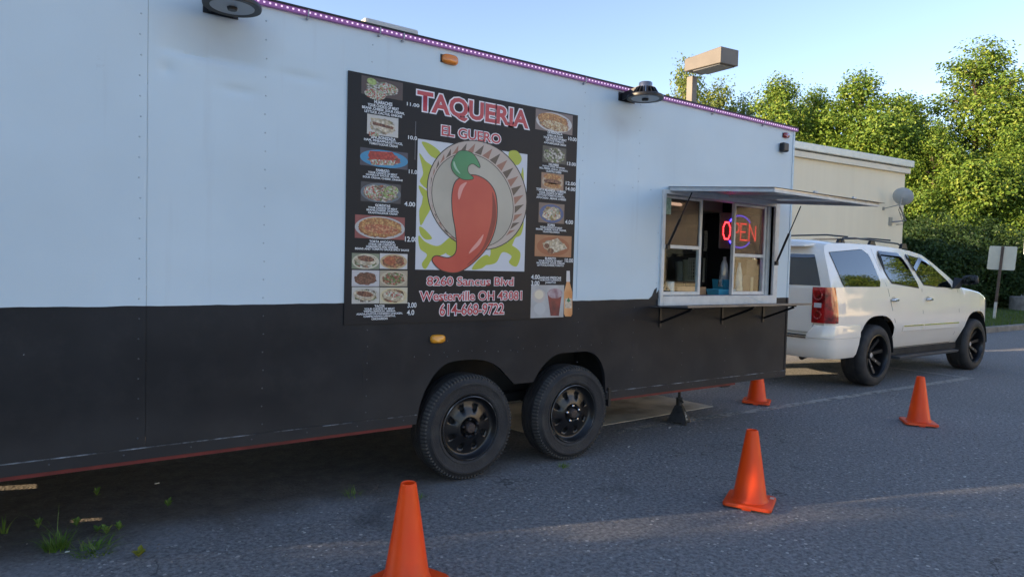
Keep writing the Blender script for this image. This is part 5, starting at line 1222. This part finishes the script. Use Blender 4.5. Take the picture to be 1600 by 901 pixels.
# wheels
def car_wheel(ax, sgn):
    Rr = .388; c0 = (ax, 0, Rr)
    def Y(v): return sgn * (.985 - v)                     # v = depth inboard of the outer face
    tp = [(.262, .015), (.275, .002), (.31, -.004), (.345, .002), (.370, .018), (.383, .04), (.388, .065), (.388, .085), (.381, .086), (.381, .096), (.388, .097), (.388, .14), (.381, .141), (.381, .152), (.388, .153), (.388, .195), (.381, .196), (.381, .206), (.388, .207), (.383, .25), (.365, .28), (.31, .295), (.262, .28)]
    wl = cobj('wheel', MB().lathe([(.264, Y(.010)), (.2665, Y(.002)), (.258, Y(.0)), (.250, Y(.012)), (.242, Y(.05)), (.236, Y(.12)), (.232, Y(.16)), (.001, Y(.165))], 'y', c0, 64), M_RIM, smooth=40)
    cobj('tyre', MB().lathe([(r, Y(v)) for r, v in tp], 'y', c0, 72, closed=True), M_TYRE, wl, smooth=35)
    for i in range(8):
        t = 2 * math.pi * i / 8 + .2; c_, s_ = math.cos(t), math.sin(t); nx_, nz_ = -s_, c_
        def Q(r, w, v): return (ax + r * c_ + nx_ * w, Y(v), Rr + r * s_ + nz_ * w)
        cobj('spoke', MB().hexa([Q(.045, -.022, .155), Q(.045, .022, .155), Q(.236, .030, .14), Q(.236, -.030, .14)], [Q(.045, -.018, .115), Q(.045, .018, .115), Q(.236, .024, .055), Q(.236, -.024, .055)]), mat('matt_black_spoke', (.009, .009, .009), .55), wl, bevel=.004)
        if i in (2, 6, 7): cobj('spoke_scuff', MB().hexa([Q(.10, -.008, .1165), Q(.10, .008, .1165), Q(.15, .008, .098), Q(.15, -.008, .098)], [Q(.10, -.008, .112), Q(.10, .008, .112), Q(.15, .008, .0795), Q(.15, -.008, .0795)]), mat('scuffed_alloy', (.45, .38, .30), .4, .6), wl)
    cobj('centre_cap', MB().lathe([(.05, Y(.13)), (.048, Y(.095)), (.042, Y(.085)), (.001, Y(.082))], 'y', c0, 24), M_RIM, wl, smooth=40)
    cobj('cap_badge', MB().lathe([(.030, Y(.0815)), (.030, Y(.079)), (.001, Y(.078))], 'y', c0, 20), mat('cap_silver', (.55, .54, .53), .35, .3), wl, smooth=40)
    hs = MB(); n = 20; rr = AR - .005
    for i in range(n + 1):
        t = math.pi * i / n; x_ = ax + rr * math.cos(t); z_ = .40 + .48 * math.sin(t)
        hs.v += [(x_, sgn * .955, z_), (x_, sgn * .58, z_)]
    hs.f += [(2 * i, 2 * i + 1, 2 * i + 3, 2 * i + 2) for i in range(n)]
    k0 = len(hs.v); hs.v += [(ax + rr * math.cos(math.pi * i / n), sgn * .58, .40 + .48 * math.sin(math.pi * i / n)) for i in range(n + 1)]; hs.f.append(tuple(range(k0, k0 + n + 1)))
    cobj('wheel_arch_liner', hs, mat('arch_liner', (.012, .012, .012), .9))
for ax in AX:
    for sgn in (-1, 1): car_wheel(ax, sgn)

# ================================================================== BUILDING AND DISH
br = at_depth(1413, 300, 20.0); bdir = Vector((.995, -.10, 0)).normalized(); bn = Vector((-.10, -.995, 0)).normalized()
B0 = Vector((br.x, br.y, 0))
def bp_(t, d, z): q = B0 - bdir * t - bn * d; return Vector((q.x, q.y, z))      # t metres to the left of the corner, d metres behind the face
ztop = on_plane(1416, 252, B0, bn).z; zband = on_plane(1414, 262, B0, bn).z; zwall = on_plane(1413, 271.5, B0, bn).z
BL = thing('commercial_building', 'beige stucco flat roofed building with pale cornice behind the car', 'building', (B0.x, B0.y, 0))
def bbox(t0, t1, d0, d1, z0, z1):
    return MB().hexa([bp_(t0, d0, z0), bp_(t1, d0, z0), bp_(t1, d1, z0), bp_(t0, d1, z0)], [bp_(t0, d0, z1), bp_(t1, d0, z1), bp_(t1, d1, z1), bp_(t0, d1, z1)])
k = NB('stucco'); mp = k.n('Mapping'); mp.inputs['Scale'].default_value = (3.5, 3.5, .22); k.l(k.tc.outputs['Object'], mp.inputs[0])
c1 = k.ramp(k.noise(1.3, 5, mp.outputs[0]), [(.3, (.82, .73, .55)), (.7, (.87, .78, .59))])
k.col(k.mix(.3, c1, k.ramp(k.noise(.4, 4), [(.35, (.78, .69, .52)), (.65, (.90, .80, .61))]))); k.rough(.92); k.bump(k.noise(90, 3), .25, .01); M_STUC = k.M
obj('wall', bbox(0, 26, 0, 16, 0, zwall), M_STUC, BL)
M_CORN = mat('cornice_paint', (.80, .735, .60), .7, var=.06, vscale=2); M_CAP = mat('metal_coping', (.74, .74, .67), .45, .2, var=.06)
obj('cornice', bbox(-.10, 26, -.10, 16.1, zwall + .002, zband - .03), M_CORN, BL)
obj('shadow_joint', bbox(-.03, 26, -.03, 16.02, zband - .028, zband - .002), M_BLACKP, BL)
obj('coping', bbox(-.17, 26, -.17, 16.2, zband, ztop), M_CAP, BL, bevel=.02)
dc = on_plane(1411, 307, B0 + bn * .45, bn)
SD = thing('satellite_dish', 'grey satellite dish on a strut mount at the building corner', 'satellite dish', tuple(dc))
fd = (Vector((1.0, .10, .42))).normalized()                # where the bowl faces
rot = fd.to_track_quat('Z', 'Y').to_matrix()
mb = MB(); mb.lathe([(.001, -.075), (.12, -.068), (.24, -.04), (.34, 0), (.345, .008), (.335, .006), (.24, -.03), (.12, -.058), (.001, -.065)], 'z', (0, 0, 0), 36)
mb.v = [tuple(rot @ Vector((x, y * .94, z)) * .80 + dc) for x, y, z in mb.v]
obj('bowl', mb, mat('dish_grey', (.38, .40, .41), .55, var=.1, vscale=5), SD, smooth=50)
lnb = dc + fd * .36 + Vector((.06, 0, -.10)); M_GALV = mat('galvanised', (.32, .32, .31), .5, .5)
obj('feed_arm', MB().tube([dc + rot @ Vector((0, -.25, 0)), dc + rot @ Vector((0, -.28, .12)), lnb], .016, 8), M_GALV, SD)
obj('feed_horn', MB().tube([lnb - fd * .07, lnb + fd * .06], [.035, .05], 10), mat('horn_grey', (.45, .45, .44), .5), SD)
wp = lambda px, py: on_plane(px, py, B0, bn)
mast = dc - fd * .07
obj('mast', MB().tube([mast, mast + Vector((-.02, .05, -.25)), wp(1402, 345) + bn * .25, wp(1392, 347)], .022, 8), M_GALV, SD)
obj('brace', MB().tube([mast + Vector((-.01, .02, -.2)), wp(1380, 326)], .012, 6).tube([wp(1402, 345) + bn * .25, wp(1407, 333)], .010, 6), M_GALV, SD)
p = wp(1391, 346); obj('wall_plate', MB().box((p.x - .09, p.y - .02, p.z - .12), (p.x + .09, p.y + .02, p.z + .12)), M_GALV, SD)
p = wp(1380, 326); obj('wall_plate', MB().box((p.x - .04, p.y - .02, p.z - .05), (p.x + .04, p.y + .02, p.z + .05)), M_GALV, SD)
cb = wp(1406, 345); obj('cable', MB().tube([mast, mast + Vector((.05, .1, -.35)), cb + bn * .12 + Vector((0, 0, -.1)), cb + Vector((-.2, 0, -.12))], .008, 6), M_BLACKP, SD)

# ================================================================== LAMP POST, SIGNS
M_BRZ = mat('bronze_paint', (.135, .115, .095), .5, var=.12, vscale=3)
lp = at_depth(1075, 300, 13.0); LPx, LPy = lp.x, lp.y
LP = thing('lamp_post', 'brown square post with box floodlight head behind the trailer', 'lamp post', (LPx, LPy, 0))
zt = at_depth(1075, 122, 13.0).z
obj('post', MB().box((LPx - .07, LPy - .07, 0), (LPx + .07, LPy + .07, zt)), M_BRZ, LP, bevel=.008)
hdv = Vector((-.125, -.99, 0)).normalized(); hn = Vector((-hdv.y, hdv.x, 0)); h0 = Vector((LPx, LPy, 0)) + hdv * .02
def hq(t, s, z): q = h0 + hdv * t + hn * s; return Vector((q.x, q.y, z))
hl_, hw_ = .92, .22; zt1 = at_depth(1072, 98, 13.0).z; za, zb = at_depth(1072, 117, 13.0).z, at_depth(1121, 106, 12.3).z
hd = obj('lamp_head', MB().hexa([hq(0, -hw_, za), hq(hl_, -hw_, zb), hq(hl_, hw_, zb), hq(0, hw_, za)], [hq(0, -hw_, zt1), hq(hl_, -hw_, zt1), hq(hl_, hw_, zt1), hq(0, hw_, zt1)]), M_BRZ, LP, bevel=.012)
obj('lens', MB().hexa([hq(.2, -hw_ + .04, za - .04), hq(hl_ - .05, -hw_ + .04, zb - .012), hq(hl_ - .05, hw_ - .04, zb - .012), hq(.2, hw_ - .04, za - .04)], [hq(.2, -hw_ + .04, za - .01), hq(hl_ - .05, -hw_ + .04, zb + .01), hq(hl_ - .05, hw_ - .04, zb + .01), hq(.2, hw_ - .04, za - .01)]), mat('lamp_lens', (.10, .10, .10), .4), hd)
# back of a road sign leaning over the lawn
sp0 = on_z(1553, 498, .125); dep = (sp0 - CAM_O).dot(FWD); stp = at_depth(1567, 386, dep)
SG = thing('road_sign', 'blank cream back of a leaning road sign on a brown post', 'sign', (sp0.x, sp0.y, .125))
ax_ = (stp - sp0).normalized(); nrm = (CAM_O - sp0); nrm.z = 0; nrm = (Matrix.Rotation(rad(-14), 3, 'Z') @ nrm).normalized(); sd = ax_.cross(nrm).normalized()
def post(a_, b_, w, d2): return MB().beam(a_, b_, w, d2, tuple(nrm))
wsec = sp0 + ax_ * .52
obj('post', post(wsec, stp + ax_ * .02, .065, .05), mat('brown_post', (.10, .065, .045), .7, var=.2), SG)
obj('post_foot', post(sp0, wsec - ax_ * .001, .067, .052), mat('white_post_foot', (.55, .52, .46), .7, var=.15), SG)
pc = at_depth(1565, 403, dep) - nrm * .035; hw2, hh2 = .36, .365
poly = rounded([(-hw2, -hh2), (hw2, -hh2), (hw2, hh2), (-hw2, hh2)], .05)
mb = MB(); fr_ = [pc - sd * u * -1 + ax_ * v for u, v in poly]; n = len(fr_)
mb.add([q for q in fr_] + [q - nrm * .006 for q in fr_], [tuple(range(n)), tuple(range(2 * n - 1, n - 1, -1))] + [(i, (i + 1) % n, (i + 1) % n + n, i + n) for i in range(n)])
obj('sign_plate', mb, mat('sign_back', (.66, .60, .46), .5, .1, var=.06, vscale=4), SG)
# light pole on a concrete base at the picture's right edge
bp0 = on_z(1603, 484, .125); dep = (bp0 - CAM_O).dot(FWD)
LB = thing('utility_pole', 'grey metal pole bolted on a concrete block by the hedge', 'pole', (bp0.x, bp0.y, .125))
hb = at_depth(1597, 463, dep).z
r_ = .56; obj('concrete_base', MB().lathe([(.001, .125), (r_, .125), (r_, hb - .03), (r_ - .03, hb), (.001, hb)], 'z', (bp0.x, bp0.y, 0), 28), M_CONC, LB, smooth=40)
obj('pole_shaft', MB().tube([(bp0.x, bp0.y, hb), (bp0.x, bp0.y, 7.5)], [.10, .085], 14), mat('pole_grey', (.15, .135, .12), .55, var=.15), LB, smooth=40)
obj('base_plate', MB().box((bp0.x - .17, bp0.y - .17, hb), (bp0.x + .17, bp0.y + .17, hb + .02)), M_GALV, LB)
for sx in (-.13, .13):
    for sy in (-.13, .13): obj('anchor_bolt', MB().tube([(bp0.x + sx, bp0.y + sy, hb + .02), (bp0.x + sx, bp0.y + sy, hb + .09)], .016, 6), M_GALV, LB)
zn0, zn1 = at_depth(1597, 397, dep).z, at_depth(1597, 370, dep).z; cdir = (CAM_O - bp0); cdir.z = 0; cdir.normalize(); cs_ = Vector((-cdir.y, cdir.x, 0))
q = bp0 + cdir * .115; q2 = bp0 + cdir * .12
obj('notice_plate', MB().hexa([Vector((*(q - cs_ * .17).xy, zn0)), Vector((*(q + cs_ * .17).xy, zn0)), Vector((*(q2 + cs_ * .17).xy, zn0)), Vector((*(q2 - cs_ * .17).xy, zn0))], [Vector((*(q - cs_ * .17).xy, zn1)), Vector((*(q + cs_ * .17).xy, zn1)), Vector((*(q2 + cs_ * .17).xy, zn1)), Vector((*(q2 - cs_ * .17).xy, zn1))]), mat('notice_white', (.6, .62, .66), .5), LB)

# ================================================================== TREES
M_BARK = mat('bark', (.085, .062, .045), .9, var=.4, vscale=9, bump=.4, bscale=20)
M_LF = mat_leaf('tree_leaf', [(0.0, (0.042, 0.095, 0.015)), (0.45, (0.115, 0.20, 0.026)), (0.8, (0.21, 0.285, 0.038)), (1.0, (0.34, 0.37, 0.075))], 0.24)
M_LF2 = mat_leaf('tree_leaf_pale', [(0.0, (0.10, 0.15, 0.04)), (0.5, (0.21, 0.26, 0.06)), (1.0, (0.36, 0.36, 0.10))], 0.42)
M_LF3 = mat_leaf('shrub_leaf', [(0.0, (0.016, 0.038, 0.012)), (0.6, (0.038, 0.075, 0.020)), (1.0, (0.07, 0.11, 0.03))], 0.25)
def leaf_mesh(name, blobs, n, size, seed, m_, droop=.3):
    """leaves gathered in sprays around twig tips spread through the blobs' volume, thinner inside"""
    rg_ = random.Random(seed); vs = []; fs = []
    tot = sum(b[3] * b[4] * b[5] for b in blobs) ** 1.0
    for (bx, by, bz, rx_, ry_, rz_) in blobs:
        cnt = int(n * (rx_ * ry_ * rz_) / tot); spray = 0
        while spray < cnt:
            th = rg_.uniform(0, 6.283); cz = rg_.uniform(-1, 1); sr = math.sqrt(1 - cz * cz); rr = rg_.random() ** .28
            rr *= 1 + max(-.2, min(.08, rg_.gauss(0, .07)))
            nx_, ny_, nz_ = sr * math.cos(th), sr * math.sin(th), cz
            px, py, pz = bx + rx_ * rr * nx_, by + ry_ * rr * ny_, bz + rz_ * rr * nz_
            m2 = rg_.randint(8, 18); sprd = size * rg_.uniform(1.0, 2.2)
            for _ in range(m2):
                gq = lambda sg: max(-1.5 * sg, min(1.5 * sg, rg_.gauss(0, sg)))
                c = Vector((px + gq(sprd), py + gq(sprd), pz + gq(sprd * .6)))
                up = Vector((nx_ * .8 + rg_.gauss(0, .55), ny_ * .8 + rg_.gauss(0, .55), nz_ * .5 + .55 + rg_.gauss(0, .5))).normalized()
                a = up.orthogonal().normalized(); a = (Matrix.Rotation(rg_.uniform(0, 6.283), 3, up) @ a); b = up.cross(a)
                s = size * rg_.uniform(.6, 1.25); o_ = len(vs)
                vs += [c - a * s * .5, c + b * s * .30 + up * s * .05, c + a * s * .55 - up * s * droop * .5, c - b * s * .30 + up * s * .05]
                fs.append((o_, o_ + 1, o_ + 2, o_ + 3))
            spray += m2
    me = bpy.data.meshes.new(name); me.from_pydata([tuple(v) for v in vs], [], fs); me.materials.append(m_); return me
def limbs_mesh(name, h, r, blobs, seed):
    rg_ = random.Random(seed); mb = MB()
    mb.tube([(0, 0, -.1), (.05, .02, h * .3), (-.04, .06, h * .6), (.03, 0, h * .92)], [r * 1.2, r * .85, r * .5, r * .08], 10)
    for b in blobs:
        z0 = max(h * .15, min(b[2] - b[5] * .6, h * .75)); t = Vector((b[0], b[1], b[2] + b[5] * .35)); a_ = Vector((0, .03, z0)); mid = a_.lerp(t, .5) + Vector((rg_.uniform(-.2, .2), rg_.uniform(-.2, .2), .25))
        mb.tube([a_, mid, t], [r * .42, r * .25, r * .05], 7)
        for _ in range(4):
            q = a_.lerp(t, rg_.uniform(.4, .9)); e = q + Vector((rg_.gauss(0, b[3] * .5), rg_.gauss(0, b[4] * .5), rg_.uniform(.1, b[5] * .6))); mb.tube([q, e], [r * .12, r * .02], 5)
    me = bpy.data.meshes.new(name); me.from_pydata(mb.v, [], mb.f); me.materials.append(M_BARK)
    for p in me.polygons: p.use_smooth = True
    return me
def crown_blobs(h, w, seed, k=16, base=.22):
    rg_ = random.Random(seed); out = []
    for i in range(k):
        t = (i + .5) / k; z = h * (base + (1 - base) * t * .93); env = math.sin(min(1, (t * .88 + .12)) ** .8 * math.pi) ** .7
        a = i * 2.4 + rg_.uniform(-.4, .4); rr = w * .5 * env * rg_.uniform(.35, .92); s = w * rg_.uniform(.12, .21) * (.65 + .5 * env)
        out.append((rr * math.cos(a), rr * math.sin(a), z, s, s, s * rg_.uniform(.75, 1.0)))
    out.append((0, 0, h * .93, w * .12, w * .12, h * .07)); return out
KIND = {}
def tree_kind(key, h, w, n, size, m_, seed, k=16, base=.22):
    bl = crown_blobs(h, w, seed, k, base)
    KIND[key] = (leaf_mesh('crown_' + key, bl, n, size, seed, m_), limbs_mesh('trunk_' + key, h, .018 * h, bl, seed), h)
tree_kind('tall', 14.5, 8.5, 72000, .18, M_LF, 11, 24, .06)
tree_kind('round', 12.0, 7.5, 56000, .18, M_LF, 12, 20, .08)
tree_kind('airy', 12.5, 7.0, 22000, .20, M_LF2, 13, 20, .12)
def tree(key, px, dep, ztop_px, lab, rz, wide=1.0, xy=None, h=None, name='broadleaf_tree', group='trees behind the building'):
    if xy is None: p = at_depth(px, 450, dep); xy = (p.x, p.y); h = at_depth(px, ztop_px, dep).z
    cm, tm, h0_ = KIND[key]; s = h / h0_
    t = thing(name, lab, 'tree', (xy[0], xy[1], .0), rad(rz), group); t.scale = (s * wide, s * wide, s)
    for nm, me in (('trunk', tm), ('crown', cm)):
        o_ = bpy.data.objects.new(nm, me); COL.objects.link(o_); o_.parent = t
    return t
tree('tall', 1515, 40, 68, 'tallest dense sunlit tree rising above the hedge', 20, 1.12)
tree('tall', 1620, 41, 115, 'dense sunlit tree right of the tallest one beside the utility pole', 140, 1.0)
tree('round', 1450, 37, 190, 'leafy tree filling the gap between the tallest tree and the building corner', 250, .9)
tree('round', 1570, 36.5, 200, 'lower leafy tree in front of the tallest tree behind the road sign', 70, .9)
tree('round', 1330, 40, 116, 'bushy round topped tree above the beige building roof', 120, 1.05)
tree('round', 1400, 45, 150, 'darker tree between the round topped tree and the tallest tree', 330, 1.0)
tree('round', 1205, 42, 122, 'leafy tree between the lamp post and the round topped tree', 200, .95)
tree('round', 1262, 44, 140, 'small topped tree over the end of the trailer roof', 10, .9)
tree('airy', 1062, 46, 96, 'sparse pale tree left of the lamp post', 40, .75)
tree('airy', 1112, 45, 128, 'thin pale tree seen just right of the lamp post', 170, .85)
tree('airy', 1150, 47, 150, 'low pale tree right of the lamp post over the trailer roof', 290, .9)
# trees beyond the picture: the ones the car windows mirror, and the ones that shade the foreground
for i, (x, y, hh, key, rz) in enumerate(((34, -10.5, 10, 'round', 0), (36, -5.5, 12, 'tall', 60), (40, -1.5, 12, 'round', 120), (41, -9, 13, 'tall', 200))):
    tree(key, 0, 0, 0, 'broad tree across the lot mirrored in the car windows', rz, 1, (x, y), hh, group='trees across the lot')
for i, (x, y, hh, key, rz) in enumerate(((-20, 3.3, 10.5, 'round', 0), (-23, -1.5, 12, 'tall', 60), (-20, -4.5, 10.5, 'round', 120), (-21, -10, 12, 'tall', 90), (-27, 5.6, 12, 'tall', 200), (-24, 2.4, 11, 'round', 150), (-14, 2.75, 8.5, 'airy', 30), (-31, 5.0, 13, 'tall', 10), (-28, 0.5, 12, 'round', 260))):
    tree(key, 0, 0, 0, 'broad tree on the sunny side of the lot shading the paving', rz, 1, (x, y), hh, group='trees shading the lot')
# unseen building added across the lot to bounce warm sunlight
ob0, ob1 = Vector((22, -38, 0)), Vector((46, -10, 0)); od = (ob1 - ob0).normalized(); on_ = Vector((-od.y, od.x, 0))
OB = thing('bounce_building', 'unseen cream building added across the lot to bounce warm sun', 'building', tuple((ob0 + ob1) / 2))
def oq(t, d, z): q = ob0 + od * t + on_ * d; return Vector((q.x, q.y, z))
def obox(t0, t1, d0, d1, z0, z1): return MB().hexa([oq(t0, d0, z0), oq(t1, d0, z0), oq(t1, d1, z0), oq(t0, d1, z0)], [oq(t0, d0, z1), oq(t1, d0, z1), oq(t1, d1, z1), oq(t0, d1, z1)])
OL = (ob1 - ob0).length
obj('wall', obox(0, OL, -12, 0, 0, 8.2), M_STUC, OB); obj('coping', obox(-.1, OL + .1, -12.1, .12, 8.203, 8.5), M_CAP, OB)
for i in range(5):
    w_ = obj('shop_window', obox(3 + i * 6.8, 6.5 + i * 6.8, .003, .06, .5, 2.7), mat('window_trim', (.12, .11, .10), .5), OB); obj('pane', obox(3.1 + i * 6.8, 6.4 + i * 6.8, .0605, .068, .6, 2.6), M_CARGL, w_)
# hedge of separate shrubs
sb1 = [(0, 0, 1.2, 1.7, 1.4, 1.2), (.9, .3, 2.4, 1.2, 1.1, 1.1), (-.8, -.2, 2.6, 1.1, 1.0, 1.0), (.1, 0, 3.3, 1.0, .9, .8), (-1.3, .2, 1.0, .9, .9, .9), (1.4, -.2, 1.0, .9, .9, .9)]
sb2 = [(0, 0, 1.0, 1.6, 1.3, 1.0), (.6, .1, 2.2, 1.3, 1.1, 1.0), (-.9, .1, 1.9, 1.1, 1.0, 1.0), (.2, -.1, 2.9, .8, .8, .8)]
SM = [(leaf_mesh('shrub_a', sb1, 11000, .13, 31, M_LF3), limbs_mesh('stems_a', 3.2, .05, sb1, 31)), (leaf_mesh('shrub_b', sb2, 9000, .13, 32, M_LF3), limbs_mesh('stems_b', 2.8, .05, sb2, 32))]
hz = [(1395, 29.5, 350, 0, 0), (1428, 28.5, 345, 1, 80), (1462, 29.2, 338, 0, 140), (1498, 28.6, 352, 1, 210), (1530, 29.6, 346, 0, 260), (1562, 28.8, 362, 1, 320), (1592, 29.8, 366, 0, 30), (1630, 29, 360, 1, 100)]
for i, (px, dep, pt, kk, rz) in enumerate(hz):
    p = at_depth(px, 450, dep); h = at_depth(px, pt, dep).z; lm, st_ = SM[kk]; s = h / (4.0 if kk == 0 else 3.6)
    lab = ['dark shrub at the building corner below the dish', 'dark shrub behind the car roof next to the building corner shrub', 'dark tall shrub behind the front car door', 'dark shrub behind the car mirror', 'dark shrub behind the car bonnet', 'dark shrub right behind the road sign', 'dark shrub beside the utility pole block', 'dark shrub at the hedge end past the utility pole'][i]
    t = thing('hedge_shrub', lab, 'shrub', (p.x, p.y, .1), rad(rz), 'dark shrubs along the lawn'); t.scale = (s, s, s)
    for nm, me in (('stem', st_), ('foliage', lm)):
        o_ = bpy.data.objects.new(nm, me); COL.objects.link(o_); o_.parent = t
